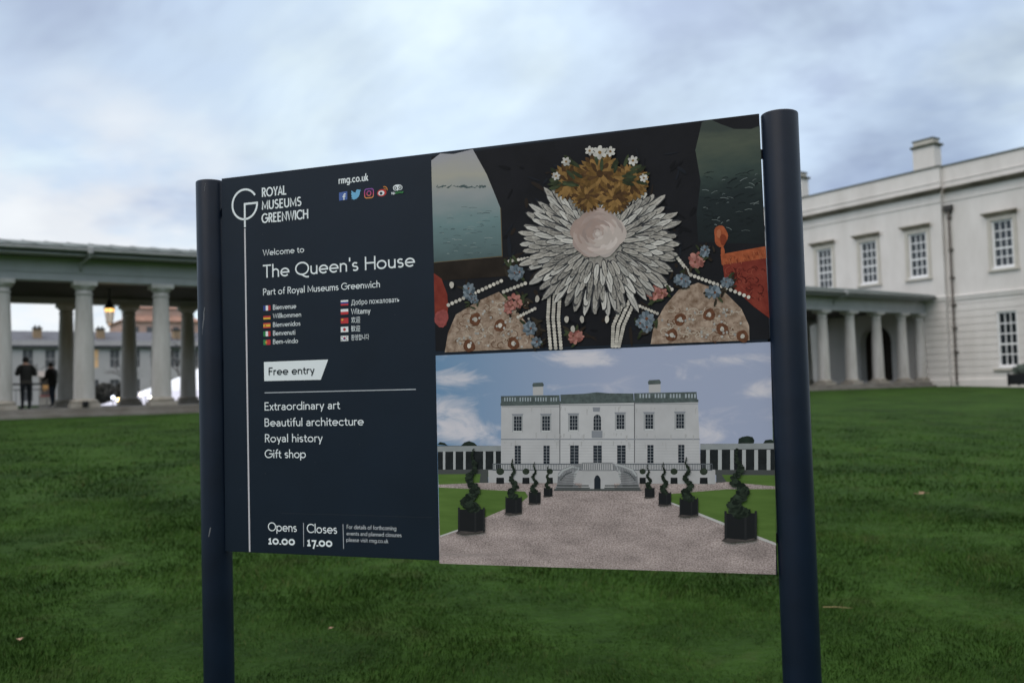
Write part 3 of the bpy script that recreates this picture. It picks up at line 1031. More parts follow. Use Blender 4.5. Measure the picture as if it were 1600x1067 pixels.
def font_text(fl, s, x0, y0, x1, cap_y, m):
    """letters outside the stroke alphabet: outlines from Blender's own built-in font"""
    cu = bpy.data.curves.new('tmp', 'FONT')
    cu.body = s
    cu.resolution_u = 4
    ob = bpy.data.objects.new('tmp', cu)
    COL.objects.link(ob)
    dg = bpy.context.evaluated_depsgraph_get()
    dg.update()
    me = bpy.data.meshes.new_from_object(ob.evaluated_get(dg))
    bpy.data.objects.remove(ob)
    bpy.data.curves.remove(cu)
    n = len(me.vertices)
    if n == 0: return
    vs = [v.co.copy() for v in me.vertices]
    u0, za = pt(x0, y0); u1, _ = pt(x1, y0); _, zc = pt(x0, cap_y)
    xa = min(v.x for v in vs); xb = max(v.x for v in vs)
    sx = (u1 - u0) / (xb - xa); sz = (zc - za) / .72
    fl.mb.geo([(u0 + (v.x - xa) * sx, fl.y, za + v.y * sz) for v in vs], [tuple(p.vertices) for p in me.polygons], m)
    fl.y -= STEP
    bpy.data.meshes.remove(me)


def build_sign():
    sg = thing('information_sign', 'navy museum welcome sign with two printed pictures between round posts on the lawn', 'sign', SG, A)
    mb = MB()
    mb.box((PL, 0, PB), (PR, .012, PT), NAVY, .0012)
    panel = mb.build('panel', sg)
    # posts
    for name, ub, ut in (('post', -1.108, -1.1245), ('post', .8125, .8135)):
        mb = MB()
        n, r = 48, .0512
        prof = [(r, -.1), (r, 2.3495), (r - .0015, 2.3525), (r - .004, 2.354), (0.001, 2.3545)]
        vs, fs = [], []
        for rr_, z in prof:
            uc = ub + (ut - ub) * (z - .6) / 1.77
            for k in range(n):
                a = 2 * math.pi * k / n
                vs.append((uc + rr_ * math.cos(a), .02 + rr_ * math.sin(a), z))
        for i in range(len(prof) - 1):
            for k in range(n):
                fs.append((i * n + k, i * n + (k + 1) % n, (i + 1) * n + (k + 1) % n, (i + 1) * n + k))
        mb.geo(vs, fs, POSTM, True)
        po = mb.build(name, sg)
        # thin raised channel along the post
    BR = mat('bracket_black', (0.010, 0.012, 0.015), .5)
    for ua, ub in ((PL - .02, PL + .03), (PR - .03, PR + .02)):
        for z in (2.243, 1.71, 1.165):
            mb = MB(); mb.box((ua, .013, z - .014), (ub, .020, z + .014), BR, .002); mb.build('bracket', sg)
    # scuffs on the left post
    SC = mat('paint_scuff', (0.16, 0.165, 0.18), .8)
    mb = MB()
    rr = random.Random(3)
    for (aa, z, ln, wd) in ((-1.35, 2.325, .014, .0012),(-1.60, 1.865, .020, .004), (-1.67, 1.845, .014, .003), (-1.55, 1.895, .010, .003), (-1.71, 1.825, .014, .0012), (-1.40, 1.14, .010, .004), (-1.47, 1.125, .006, .003)):
        R_ = .0515
        uc = -1.108 + (-.0165) * (z - .6) / 1.77
        ps = []
        for k in range(5):
            a = aa + rr.uniform(-.02, .02) + k * .02
            ps.append(((uc + R_ * math.cos(a), .02 + R_ * math.sin(a), z - ln + 2 * ln * k / 4), a))
        for (p, a), (q, b) in zip(ps, ps[1:]):
            d = wd / R_ / 2
            mb.face([(uc + R_ * math.cos(a - d), .02 + R_ * math.sin(a - d), p[2]), (uc + R_ * math.cos(a + d), .02 + R_ * math.sin(a + d), p[2]),
                     (uc + R_ * math.cos(b + d), .02 + R_ * math.sin(b + d), q[2]), (uc + R_ * math.cos(b - d), .02 + R_ * math.sin(b - d), q[2])], SC)
    mb.build('scuff_mark', [c for c in sg.children if c.name == 'post'][0])

    WH = mat('white_vinyl', (0.78, 0.82, 0.85), .5)
    GREY = mat('grey_vinyl', (0.42, 0.44, 0.48), .5)
    DK = mat('ink_navy', (0.014, 0.020, 0.028), .5)
    # emblem and museum name
    f = Flat()
    c = pt(382.4, 319.5)
    rx = (pt(403, 319)[0] - pt(361.8, 319)[0]) / 2 - .0036
    ry = (pt(382, 295)[1] - pt(382, 344.6)[1]) / 2 - .0036
    ring = [(c[0] + rx * math.cos(math.radians(a)), c[1] + ry * math.sin(math.radians(a))) for a in range(35, 361 - 0, 5)]
    ring = [(c[0] + rx * math.cos(math.radians(a)), c[1] + ry * math.sin(math.radians(a))) for a in range(33, 364, 4)]
    f.ribbon(ring + [(c[0] + rx, c[1] + .001), (c[0], c[1] + .001), (c[0], pt(382, 355.4)[1])], .0036, WH)
    f.build('emblem', panel)
    f = Flat()
    text(f, 'ROYAL', 409.6, 308.6, 447.2, 303.6, 294.6, WH, .165, .09)
    text(f, 'MUSEUMS', 409.6, 328.6, 470.7, 321.4, 314.7, WH, .165, .09)
    text(f, 'GREENWICH', 409.6, 349.2, 481.4, 341.6, 334.7, WH, .165, .09)
    f.build('museum_name_lettering', panel)
    f = Flat()
    f.ribbon([pt(382.6, 357.0), pt(390.2, 861.6)], .0030, mat('rule_vinyl', (0.56, 0.54, 0.58), .5))
    f.build('vertical_rule', panel)
    f = Flat()
    text(f, 'rmg.co.uk', 529.4, 287.6, 575, 282.6, 276.3, WH, .16, .10)
    f.build('website_lettering', panel)
    # social icons
    BLU = mat('icon_blue', (0.07, 0.13, 0.38), .5); SKY = mat('icon_sky_blue', (0.16, 0.42, 0.66), .5)
    f = Flat()
    f.poly([(529.8, 301.3), (542.6, 299.0), (542.8, 312.0), (530.0, 313.9)], BLU)
    f.ribbon([pt(540.2, 303.6), pt(538.6, 303.2), pt(537.6, 304.6), pt(537.6, 312.7)], .0019, WH)
    f.ribbon([pt(535.2, 307.6), pt(540.0, 306.9)], .0017, WH)
    f.build('social_icon', panel)
    f = Flat()
    bird = [(548.8, 311.0), (551.5, 310.6), (549.6, 308.6), (548.9, 306.5), (550.2, 306.4), (548.7, 303.9), (548.8, 301.8), (550.0, 302.3), (549.0, 299.9), (549.4, 297.8), (552.0, 300.3), (555.8, 301.2), (556.0, 298.6), (557.6, 296.6), (559.6, 296.2), (561.2, 297.0), (563.6, 295.8), (562.6, 298.0), (564.2, 297.8), (562.5, 299.9), (562.2, 303.6), (560.4, 307.6), (557.4, 310.6), (553.4, 312.2)]
    f.poly(bird, SKY)
    f.build('social_icon', panel)
    f = Flat()
    sq = []
    ga, gb = pt(569.7, 296.6), pt(583.6, 308.4)
    x0_, x1_, z1_, z0_ = ga[0], gb[0], pt(576.5, 295.4)[1], pt(576.5, 309.4)[1]
    rr_ = (x1_ - x0_) * .24
    for (cx, cz, a0) in ((x1_ - rr_, z1_ - rr_, 0), (x0_ + rr_, z1_ - rr_, 90), (x0_ + rr_, z0_ + rr_, 180), (x1_ - rr_, z0_ + rr_, 270)):
        sq += arc(cx, cz, rr_, rr_, a0, a0 + 90, 5)
    IG = bpy.data.materials.new('icon_gradient'); IG.use_nodes = True
    t = IG.node_tree; b = t.nodes['Principled BSDF']; b.inputs['Roughness'].default_value = .5
    tc = N(t, 'ShaderNodeTexCoord'); se = N(t, 'ShaderNodeSeparateXYZ'); t.links.new(tc.outputs['Object'], se.inputs[0])
    mr = N(t, 'ShaderNodeMapRange'); mr.inputs[1].default_value = z0_; mr.inputs[2].default_value = z1_
    t.links.new(se.outputs['Z'], mr.inputs[0])
    rp = N(t, 'ShaderNodeValToRGB'); e = rp.color_ramp.elements
    e[0].color = (0.75, 0.28, 0.06, 1); e[1].color = (0.22, 0.06, 0.36, 1); k = e.new(.45); k.color = (0.60, 0.05, 0.16, 1)
    t.links.new(mr.outputs[0], rp.inputs[0]); t.links.new(rp.outputs[0], b.inputs['Base Color'])
    f.ribbon(sq, .0016, IG, closed=True)
    cx, cz = (x0_ + x1_) / 2, (z0_ + z1_) / 2
    f.ribbon(arc(cx, cz, .0075, .0075, 0, 360, 20), .0016, IG, closed=True)
    f.ribbon([(cx + .0085, cz + .0095), (cx + .0105, cz + .0095)], .001, IG)
    f.build('social_icon', panel)
    f = Flat()
    RED = mat('icon_red', (0.52, 0.035, 0.03), .5); ORG = mat('icon_orange', (0.72, 0.26, 0.04), .5)
    f.ell(596.6, 301.6, 7.4, 5.6, RED, rot=-.25)
    f.ell(596.0, 302.0, 4.9, 3.8, WH, rot=-.25)
    f.ell(595.6, 302.3, 2.3, 2.3, DK)
    f.ribbon([pt(600.6 + 4.6 * math.cos(a), 296.4 + 4.6 * math.sin(a)) for a in [-1.9 + .28 * k for k in range(9)]], .0012, ORG)
    f.ribbon([pt(600.6 + 2.2 * math.cos(a), 296.9 + 2.2 * math.sin(a)) for a in [-1.9 + .28 * k for k in range(8)]], .0009, ORG)
    f.build('social_icon', panel)
    f = Flat()
    f.ell(621.4, 292.9, 7.4, 4.3, WH, rot=-.1)
    f.ell(617.9, 294.4, 3.7, 3.9, WH); f.ell(625.2, 293.2, 3.7, 3.9, WH)
    f.ell(617.9, 294.4, 2.5, 2.7, DK); f.ell(625.2, 293.2, 2.5, 2.7, DK)
    f.ell(617.9, 294.4, 1.2, 1.3, WH); f.ell(625.2, 293.2, 1.2, 1.3, WH)
    f.ell(621.5, 296.5, 1.3, 2.0, WH)
    GRN = mat('icon_green', (0.05, 0.26, 0.07), .5)
    text(f, 'trip', 611.8, 304.2, 617.6, 303.5, 300.2, WH, .18)
    text(f, 'advisor', 618.2, 303.4, 631.2, 301.8, 299.4, GRN, .18)
    f.build('social_icon', panel)
    # headings
    for s, a, wt, tr in (('Welcome to', (411, 401.0, 475, 393.2, 391.6), .125, .04), ('The Queen\'s House', (410.6, 434.6, 647.8, 416.4, 414.4), .118, .04),
                         ('Part of Royal Museums Greenwich', (411, 461.0, 593.8, 449.6, 450.6), .125, .04)):
        
        for k in (range(3) if 'Queen' in s else (None,)):
            f = Flat(); text(f, s, *a, WH, wt, tr, k); f.build('heading_lettering', panel)
    # greetings with flags
    FR = mat('flag_red', (0.50, 0.035, 0.04), .5); FB = mat('flag_blue', (0.035, 0.06, 0.26), .5); FG = mat('flag_green', (0.03, 0.22, 0.07), .5)
    FY = mat('flag_yellow', (0.72, 0.45, 0.05), .5); FK = mat('flag_black', (0.006, 0.006, 0.006), .5); FW = mat('flag_white', (0.78, 0.79, 0.82), .5)

    def flag(x0, y0, x1, y1, kind):
        f = Flat()
        a, b_ = pt(x0, (y0 + y1) / 2)[0], pt(x1, (y0 + y1) / 2)[0]
        zt, zb = pt((x0 + x1) / 2, y0)[1], pt((x0 + x1) / 2, y1)[1]
        def q(u0, v0, u1, v1, m):
            f.poly([(a + (b_ - a) * u0, zb + (zt - zb) * v0), (a + (b_ - a) * u1, zb + (zt - zb) * v0), (a + (b_ - a) * u1, zb + (zt - zb) * v1), (a + (b_ - a) * u0, zb + (zt - zb) * v1)], m, True)
        def disc(u, v, r, m, a0=0, a1=360):
            f.poly([(a + (b_ - a) * u + r * math.cos(math.radians(a0 + (a1 - a0) * k / 16)), zb + (zt - zb) * v + r * math.sin(math.radians(a0 + (a1 - a0) * k / 16))) for k in range(16 if a1 - a0 == 360 else 17)], m, True)
        if kind == 'fr': q(0, 0, .333, 1, FB); q(.333, 0, .667, 1, FW); q(.667, 0, 1, 1, FR)
        if kind == 'de': q(0, .667, 1, 1, FK); q(0, .333, 1, .667, FR); q(0, 0, 1, .333, FY)
        if kind == 'es': q(0, .75, 1, 1, FR); q(0, .25, 1, .75, FY); q(0, 0, 1, .25, FR); q(.2, .35, .36, .65, FR)
        if kind == 'it': q(0, 0, .333, 1, FG); q(.333, 0, .667, 1, FW); q(.667, 0, 1, 1, FR)
        if kind == 'pt': q(0, 0, .4, 1, FG); q(.4, 0, 1, 1, FR); disc(.4, .5, .004, FY); disc(.4, .5, .002, FR)
        if kind == 'ru': q(0, .667, 1, 1, FW); q(0, .333, 1, .667, FB); q(0, 0, 1, .333, FR)
        if kind == 'pl': q(0, .5, 1, 1, FW); q(0, 0, 1, .5, FR)
        if kind == 'cn': q(0, 0, 1, 1, FR); disc(.2, .7, .003, FY); disc(.38, .85, .001, FY); disc(.42, .65, .001, FY)
        if kind == 'jp': q(0, 0, 1, 1, FW); disc(.5, .5, .0052, FR)
        if kind == 'kr':
            q(0, 0, 1, 1, FW); disc(.5, .5, .0045, FR, -30, 150); disc(.5, .5, .0045, FB, 150, 330)
            for u, v in ((.18, .78), (.82, .78), (.18, .22), (.82, .22)):
                sg_ = 1 if (u - .5) * (v - .5) < 0 else -1
                cu, cv = a + (b_ - a) * u, zb + (zt - zb) * v
                for k in (-1, 0, 1):
                    f.ribbon([(cu - .0018 + k * .0011, cv - sg_ * .0018 * -1 * .8 + k * .0011 * sg_ * -1 * -1), (cu + .0018 + k * .0011, cv + sg_ * .0018 * -1 * .8 + k * .0011 * sg_ * -1 * -1)][::1], .0004, FK)
        f.build('flag', panel)
    rows1 = (('Bienvenue', 'fr', 483.9, 462.6, 477.2), ('Willkommen', 'de', 497.0, 470.6, 490.8), ('Bienvenidos', 'es', 510.6, 469.4, 504.4),
             ('Benvenuti', 'it', 524.0, 461.6, 517.4), ('Bem-vindo', 'pt', 537.0, 465.6, 530.6))
    for s, k, yb, xe, yt in rows1:
        flag(411.6, yt + .2, 422.8, yt + 8.2, k)
        f = Flat(); text(f, s, 426.6, yb, xe, yb - (xe - 426.6) * .052 + (yb - 483) * .0006 * (xe - 426), yt - 1.0, WH, .125, .05); f.build('greeting_lettering', panel)
    rows2 = (('Добро пожаловать', 'ru', 476.6, 624.6, 468.9), ('Witamy', 'pl', 491.0, 578.6, 482.8), ('欢迎', 'cn', 504.2, 562.8, 496.8), ('歓迎', 'jp', 517.6, 562.8, 510.4), ('환영합니다', 'kr', 531.2, 576.8, 524.4))
    for s, k, yb, xe, yt in rows2:
        flag(532.5, yt + .1, 544.3, yt + 8.6, k)
        f = Flat()
        if k == 'pl': text(f, s, 548.9, yb, xe, yb - 1.2, yt - .6, WH, .125, .05)
        else: font_text(f, s, 548.9, yb, xe, yt - (0 if k == 'ru' else .4), WH)
        f.build('greeting_lettering', panel)
    # free entry tab
    f = Flat()
    f.poly([(412.5, 565.6), (512.8, 561.7), (501.3, 593.2), (413.0, 595.3)], WH)
    ban = f.build('entry_banner', panel)
    f = Flat(-.0012)
    text(f, 'Free entry', 419.9, 586.2, 491.2, 583.8, 574.4, DK, .15, .05)
    f.build('banner_lettering', ban)
    f = Flat(); f.ribbon([pt(413.6, 613.6), pt(650, 608.2)], .0016, GREY); f.build('horizontal_rule', panel)
    for s, a in (('Extraordinary art', (413.2, 641.0, 531.3, 639.0, 628.4)), ('Beautiful architecture', (413.2, 665.8, 568, 664.8, 653.2)),
                 ('Royal history', (413.8, 690.6, 503.7, 690.4, 678.0)), ('Gift shop', (413.8, 715.2, 477.8, 715.4, 702.2))):
        f = Flat(); text(f, s, *a, WH, .125, .04); f.build('attraction_lettering', panel)
    f = Flat(); text(f, 'Opens', 418.9, 829.3, 463.8, 830.6, 815.6, WH, .115, .04); text(f, '10.00', 419.4, 849.6, 461, 851.4, 835.6, WH, .20, .02)
    f.build('opening_time_lettering', panel)
    f = Flat(); text(f, 'Closes', 479.6, 832.0, 526.8, 833.6, 817.8, WH, .115, .04); text(f, '17.00', 480, 852.2, 519.4, 854.2, 838.0, WH, .20, .02)
    f.build('closing_time_lettering', panel)
    for a, b_ in (((474.2, 816.4), (474.6, 853.6)), ((536.0, 818.6), (537.0, 857.0))):
        f = Flat(); f.ribbon([pt(*a), pt(*b_)], .0012, GREY); f.build('divider_rule', panel)
    f = Flat()
    LG = mat('pale_grey_vinyl', (0.55, 0.57, 0.60), .5)
    text(f, 'For details of forthcoming', 541.8, 825.4, 619.2, 828.6, 819.0, LG, .12, .05)
    text(f, 'events and planned closures', 541.8, 835.2, 627.6, 839.4, 829.0, LG, .12, .05)
    text(f, 'please visit rmg.co.uk', 541.8, 845.0, 606.8, 848.6, 838.8, LG, .12, .05)
    f.build('small_print_lettering', panel)
    f = Flat()
    DU = mat('dust_speck', (0.05, 0.055, 0.06), .8); DB = mat('dirt_speck', (0.004, 0.005, 0.006), .8)
    rq = random.Random(5)
    for k in range(46):
        u, zz = rq.uniform(PL + .03, -.28), rq.uniform(PB + .03, PT - .05)
        r_ = rq.choice((.0006, .0008, .0011, .0016))
        f.poly([(u + r_ * math.cos(a) * rq.uniform(.6, 1.3), zz + r_ * math.sin(a) * rq.uniform(.6, 1.4)) for a in [k2 * 1.05 for k2 in range(6)]], DU if k % 2 else DB, True)
    f.build('dirt_speck', panel)
    f = Flat()
    f.ribbon([pt(440, 801.6), pt(480, 802.3), pt(676, 808.0)], .0004, mat('sticker_edge', (0.03, 0.035, 0.042), .5))
    f.build('sticker_edge', panel)
    build_photo_print(panel)
    build_picture_print(panel)


def print_mat(name, col, **kw):
    return mat('print_' + name, col, .5, spec=.10, **kw)


def build_photo_print(panel):
    """printed photograph of a white house at the end of a gravel drive"""
    def z(x, y): return 660 + x / 2.7362, 520 + y / 2.7362
    f = Flat(step=.000003)
    def P(pts, m): f.poly([z(*p) for p in pts], m)
    def Q(x0, y0, x1, y1, m): P([(x0, y0), (x1, y0), (x1, y1), (x0, y1)], m)
    def M(rects, m): f.many([[z(a, b), z(c, b), z(c, d), z(a, d)] for a, b, c, d in rects], m)
    # sky with clouds
    sk = bpy.data.materials.new('print_sky'); sk.use_nodes = True
    t = sk.node_tree; b = t.nodes['Principled BSDF']; b.inputs['Roughness'].default_value = .5; b.inputs['Specular IOR Level'].default_value = .10; L = t.links.new
    tc = N(t, 'ShaderNodeTexCoord'); se = N(t, 'ShaderNodeSeparateXYZ'); L(tc.outputs['Object'], se.inputs[0])
    mp = N(t, 'ShaderNodeMapping'); mp.inputs['Scale'].default_value = (4.2, 1, 11); mp.inputs['Rotation'].default_value = (0, .28, 0)
    L(tc.outputs['Object'], mp.inputs[0])
    n = N(t, 'ShaderNodeTexNoise'); n.inputs['Scale'].default_value = 1.25; n.inputs['Detail'].default_value = 9; n.inputs['Roughness'].default_value = .62; n.inputs['Distortion'].default_value = .9
    L(mp.outputs[0], n.inputs['Vector'])
    mr = N(t, 'ShaderNodeMapRange', interpolation_type='SMOOTHSTEP'); mr.inputs[1].default_value = .50; mr.inputs[2].default_value = .86
    acc = n.outputs['Fac']
    for (bx, by, rx_, ry_, amp) in ((170, 200, 150, 55, .30), (150, 330, 150, 70, .34), (190, 420, 200, 60, .30), (690, 110, 190, 60, .36), (1420, 250, 110, 50, .26), (1250, 120, 200, 40, .14), (880, 210, 120, 40, .14), (1100, 420, 400, 50, .10)):
        a_, c_3 = pt(*z(bx, by)); a2, c2 = pt(*z(bx + rx_, by - ry_))
        sb = N(t, 'ShaderNodeVectorMath', operation='SUBTRACT'); L(tc.outputs['Object'], sb.inputs[0]); sb.inputs[1].default_value = (a_, 0, c_3)
        dv = N(t, 'ShaderNodeVectorMath', operation='DIVIDE'); L(sb.outputs[0], dv.inputs[0]); dv.inputs[1].default_value = (a2 - a_, 10, c2 - c_3)
        ln = N(t, 'ShaderNodeVectorMath', operation='LENGTH'); L(dv.outputs[0], ln.inputs[0])
        fo = N(t, 'ShaderNodeMapRange', interpolation_type='SMOOTHSTEP'); fo.inputs[1].default_value = 1.25; fo.inputs[2].default_value = 0; fo.inputs[3].default_value = 0; fo.inputs[4].default_value = amp
        L(ln.outputs['Value'], fo.inputs[0])
        ad = N(t, 'ShaderNodeMath', operation='ADD'); L(acc, ad.inputs[0]); L(fo.outputs[0], ad.inputs[1]); acc = ad.outputs[0]
    L(acc, mr.inputs[0])
    mx = N(t, 'ShaderNodeMapRange'); mx.inputs[1].default_value = -.26; mx.inputs[2].default_value = .3
    L(se.outputs['X'], mx.inputs[0])
    g = N(t, 'ShaderNodeMix', data_type='RGBA'); L(mx.outputs[0], g.inputs['Factor'])
    g.inputs[6].default_value = (0.165, 0.29, 0.46, 1); g.inputs[7].default_value = (0.37, 0.41, 0.56, 1)
    k = N(t, 'ShaderNodeMix', data_type='RGBA'); L(mr.outputs[0], k.inputs['Factor']); L(g.outputs[2], k.inputs[6]); k.inputs[7].default_value = (0.66, 0.63, 0.69, 1)
    L(k.outputs[2], b.inputs['Base Color'])
    P([(57, 97), (1488, 39), (1512, 1032), (73, 985)], sk)
    TRE = print_mat('tree', (0.018, 0.028, 0.022), var=.3, scale=60)
    for pts in ([(64, 478), (75, 466), (95, 470), (110, 482)], [(165, 482), (180, 468), (200, 462), (222, 470), (235, 482)],
                [(1350, 473), (1352, 452), (1368, 444), (1390, 440), (1412, 445), (1420, 460), (1416, 473)], [(1456, 473), (1466, 458), (1492, 455), (1502, 462), (1502, 473)]):
        P(pts, TRE)
    # flanking colonnades
    ENT = print_mat('entablature', (0.27, 0.285, 0.295), var=.1, scale=30); DRK = print_mat('deep_shade', (0.016, 0.019, 0.021), var=.3, scale=40)
    CLM = print_mat('column', (0.40, 0.41, 0.42))
    P([(65, 482), (336, 482), (336, 590), (67, 592)], DRK); P([(1188, 474), (1503, 472), (1506, 592), (1188, 590)], DRK)
    P([(64, 484), (336, 482), (336, 505), (65, 508)], ENT); P([(1188, 475), (1503, 471), (1503, 496), (1188, 499)], ENT)
    M([(x - 5, 506, x + 5, 586) for x in (93, 137, 180, 265, 309)] + [(x - 8, 499, x + 8, 586) for x in (1221, 1272, 1324, 1375, 1427, 1480)], CLM)
    STP = print_mat('step', (0.07, 0.075, 0.075))
    P([(67, 584), (336, 582), (336, 604), (67, 606)], STP); P([(1188, 584), (1506, 586), (1506, 609), (1188, 606)], STP)
    LAWN = print_mat('lawn', (0.075, 0.135, 0.030), scale=16, col2=(0.11, 0.185, 0.045), stretch=(.35, 1, 3))
    P([(67, 604), (300, 602), (250, 642), (69, 648)], LAWN); P([(1254, 606), (1506, 608), (1508, 656), (1300, 640)], LAWN)
    GRV = print_mat('gravel', (0.19, 0.145, 0.138), scale=330, col2=(0.54, 0.45, 0.435), detail=4, stretch=(.6, 1, 1.3))
    P([(69, 648), (250, 640), (1300, 636), (1508, 655), (1512, 1032), (73, 985)], GRV)
    tg = GRV.node_tree; bg_ = tg.nodes['Principled BSDF']
    src = bg_.inputs['Base Color'].links[0].from_socket
    tcg = N(tg, 'ShaderNodeTexCoord'); mpg = N(tg, 'ShaderNodeMapping'); mpg.inputs['Scale'].default_value = (1, 1, 3.5); tg.links.new(tcg.outputs['Object'], mpg.inputs[0])
    ng = N(tg, 'ShaderNodeTexNoise'); ng.inputs['Scale'].default_value = 9; ng.inputs['Detail'].default_value = 6; tg.links.new(mpg.outputs[0], ng.inputs['Vector'])
    mg = N(tg, 'ShaderNodeMapRange'); mg.inputs[1].default_value = .3; mg.inputs[2].default_value = .7; mg.inputs[3].default_value = .74; mg.inputs[4].default_value = 1.2; tg.links.new(ng.outputs['Fac'], mg.inputs[0])
    sg_ = N(tg, 'ShaderNodeVectorMath', operation='SCALE'); tg.links.new(src, sg_.inputs[0]); tg.links.new(mg.outputs[0], sg_.inputs['Scale']); tg.links.new(sg_.outputs[0], bg_.inputs['Base Color'])
    BAND = print_mat('gravel_drift', (0.23, 0.19, 0.18), scale=200, col2=(0.42, 0.35, 0.34), stretch=(.25, 1, 2))
    P([(75, 940), (200, 944), (330, 941), (430, 936), (330, 948), (200, 954), (75, 950)], BAND)
    P([(69, 660), (440, 678), (452, 700), (425, 722), (300, 775), (150, 840), (75, 866)], LAWN)
    P([(1058, 688), (1300, 668), (1508, 667), (1512, 896), (1430, 866), (1180, 768), (1062, 722)], LAWN)
    KRB = print_mat('kerb', (0.50, 0.49, 0.48))
    P([(1062, 722), (1180, 768), (1430, 866), (1512, 899), (1512, 908), (1430, 878), (1178, 777), (1060, 728)], KRB)
    P([(75, 866), (150, 840), (152, 846), (76, 872)], KRB)
    # house
    HW = print_mat('house_wall', (0.47, 0.46, 0.475), var=.07, scale=14); HW2 = print_mat('house_centre', (0.51, 0.50, 0.515), var=.06, scale=14)
    GR = print_mat('stone_grey', (0.24, 0.25, 0.28)); GD = print_mat('weathered_balustrade', (0.085, 0.105, 0.105), var=.3, scale=60); LGT = print_mat('light_baluster', (0.34, 0.38, 0.42))
    P([(337, 300), (1178, 288), (1190, 600), (336, 600)], HW)
    P([(590, 290), (905, 286), (911, 600), (589, 600)], HW2)
    M([(340, y, 586, y + 1.6) for y in range(468, 556, 12)] + [(912, y, 1186, y + 1.6) for y in range(468, 556, 12)] + [(594, y, 905, y + 1.6) for y in range(468, 556, 12)], print_mat('joint', (0.38, 0.375, 0.39)))
    P([(334, 300), (586, 296), (586, 308), (334, 312)], GD); P([(905, 290), (1180, 284), (1180, 296), (905, 302)], GD); P([(586, 292), (905, 287), (905, 299), (586, 304)], GD)
    P([(336, 270), (586, 266), (588, 298), (336, 302)], GD); P([(905, 258), (1172, 252), (1175, 288), (906, 292)], GD); P([(590, 264), (690, 260), (745, 254), (800, 258), (902, 259), (904, 290), (592, 294)], GD)
    M([(x, 276, x + 5, 292) for x in range(350, 580, 11) if (x // 11) % 6] + [(x, 261, x + 7, 278) for x in range(915, 1165, 13) if (x // 13) % 5], LGT)
    CH = print_mat('chimney', (0.45, 0.44, 0.45))
    P([(472, 224), (517, 222), (517, 266), (473, 267)], CH); P([(968, 212), (1018, 210), (1019, 254), (968, 256)], CH)
    P([(470, 222), (474, 214), (514, 212), (520, 222), (517, 229), (472, 231)], GD); P([(964, 210), (970, 202), (1014, 200), (1020, 210), (1018, 219), (966, 221)], GD)
    M([(586, 300, 590, 558), (905, 296, 909, 556)], print_mat('pipe', (0.12, 0.12, 0.13)))
    M([(336, 452, 1186, 457)], GR)
    M([(340, 312, 586, 318), (590, 305, 905, 311), (909, 300, 1178, 306)], print_mat('cornice_band', (0.33, 0.33, 0.345)))
    rs = random.Random(8)
    STN = print_mat('wall_stain', (0.40, 0.39, 0.395))
    for _ in range(70):
        x = rs.uniform(345, 1170); y = rs.choice((312, 425, 460)) + rs.uniform(0, 14); h_ = rs.uniform(8, 34)
        P([(x, y), (x + rs.uniform(2, 7), y), (x + rs.uniform(1, 4), y + h_), (x + .5, y + h_ * .8)], STN)
    WS = print_mat('window_surround', (0.33, 0.335, 0.35)); WD = print_mat('window_dark', (0.018, 0.023, 0.032)); WB = print_mat('glazing_bar', (0.24, 0.25, 0.27))
    ups = [(408, 357), (529, 356), (647, 354), (847, 350), (970, 349), (1102, 347)]
    for x, y in ups:
        P([(x - 24, y - 8), (x + 22, y - 8), (x + 22, y + 66), (x - 24, y + 66)], WS)
        P([(x - 27, y - 11), (x + 25, y - 11), (x + 19, y - 3), (x - 21, y - 3)], GR)
    M([(x - 16, y, x + 16, y + 61) for x, y in ups], WD)
    M([(x - 16 + 10.6 * k - 1.2, y, x - 16 + 10.6 * k + 1.2, y + 61) for x, y in ups for k in (1, 2)] , WB)
    M([(x - 16, y + 15 * k - 1.2, x + 16, y + 15 * k + 1.2) for x, y in ups for k in (1, 2, 3)], WB)
    M([(x - 19, y + 61, x + 19, y + 67) for x, y in ups], print_mat('sill', (0.55, 0.55, 0.56)))
    # centre arched window
    P([(726, 345), (768, 345), (768, 430), (726, 430)], HW2)
    pa = [(732, 416), (764, 416), (764, 366)] + [(748 + 16 * math.cos(a), 366 - 17 * math.sin(a)) for a in [math.pi * q / 8 for q in range(1, 8)]] + [(732, 366)]
    P(pa, WD)
    M([(741, 350, 743.4, 416), (753, 350, 755.4, 416)], WB); M([(732, 366 + 16 * k, 764, 368.4 + 16 * k) for k in (0, 1, 2)], WB)
    P([(728, 318), (760, 318), (758, 336), (730, 336)], GR)
    P([(724, 418), (770, 418), (770, 448), (724, 448)], GR)
    lows = [(408, 482, 13), (531, 482, 13), (650, 481, 18), (749, 481, 18), (851, 480, 18), (975, 479, 13), (1107, 478, 13)]
    M([(x - h, y, x + h, y + 77) for x, y, h in lows], WD)
    M([(x - 1.2, y, x + 1.2, y + 77) for x, y, h in lows], WB); M([(x - h, y + 13 * k - 1, x + h, y + 13 * k + 1) for x, y, h in lows for k in (1, 2, 3, 4, 5)], WB)
    # terrace, railing, horseshoe stair
    TW = print_mat('terrace_wall', (0.42, 0.41, 0.42), var=.08, scale=12); RL = print_mat('railing', (0.11, 0.12, 0.135)); ST = print_mat('stair_stone', (0.20, 0.20, 0.21), scale=40, col2=(0.30, 0.30, 0.315))
    P([(282, 586), (1252, 584), (1254, 645), (283, 640)], TW)
    M([(300, 558, 1240, 562), (300, 584, 1240, 588)], RL)
    M([(x, 562, x + 2.4, 586) for x in range(300, 1240, 7) if not (690 < x < 810)], RL)
    P([(250, 600), (280, 592), (282, 640), (244, 640)], STP); P([(1256, 600), (1280, 606), (1300, 636), (1256, 640)], STP)
    P([(566, 666), (576, 648), (580, 600), (600, 580), (640, 565), (684, 558), (684, 580), (650, 600), (645, 640), (680, 668)], ST)
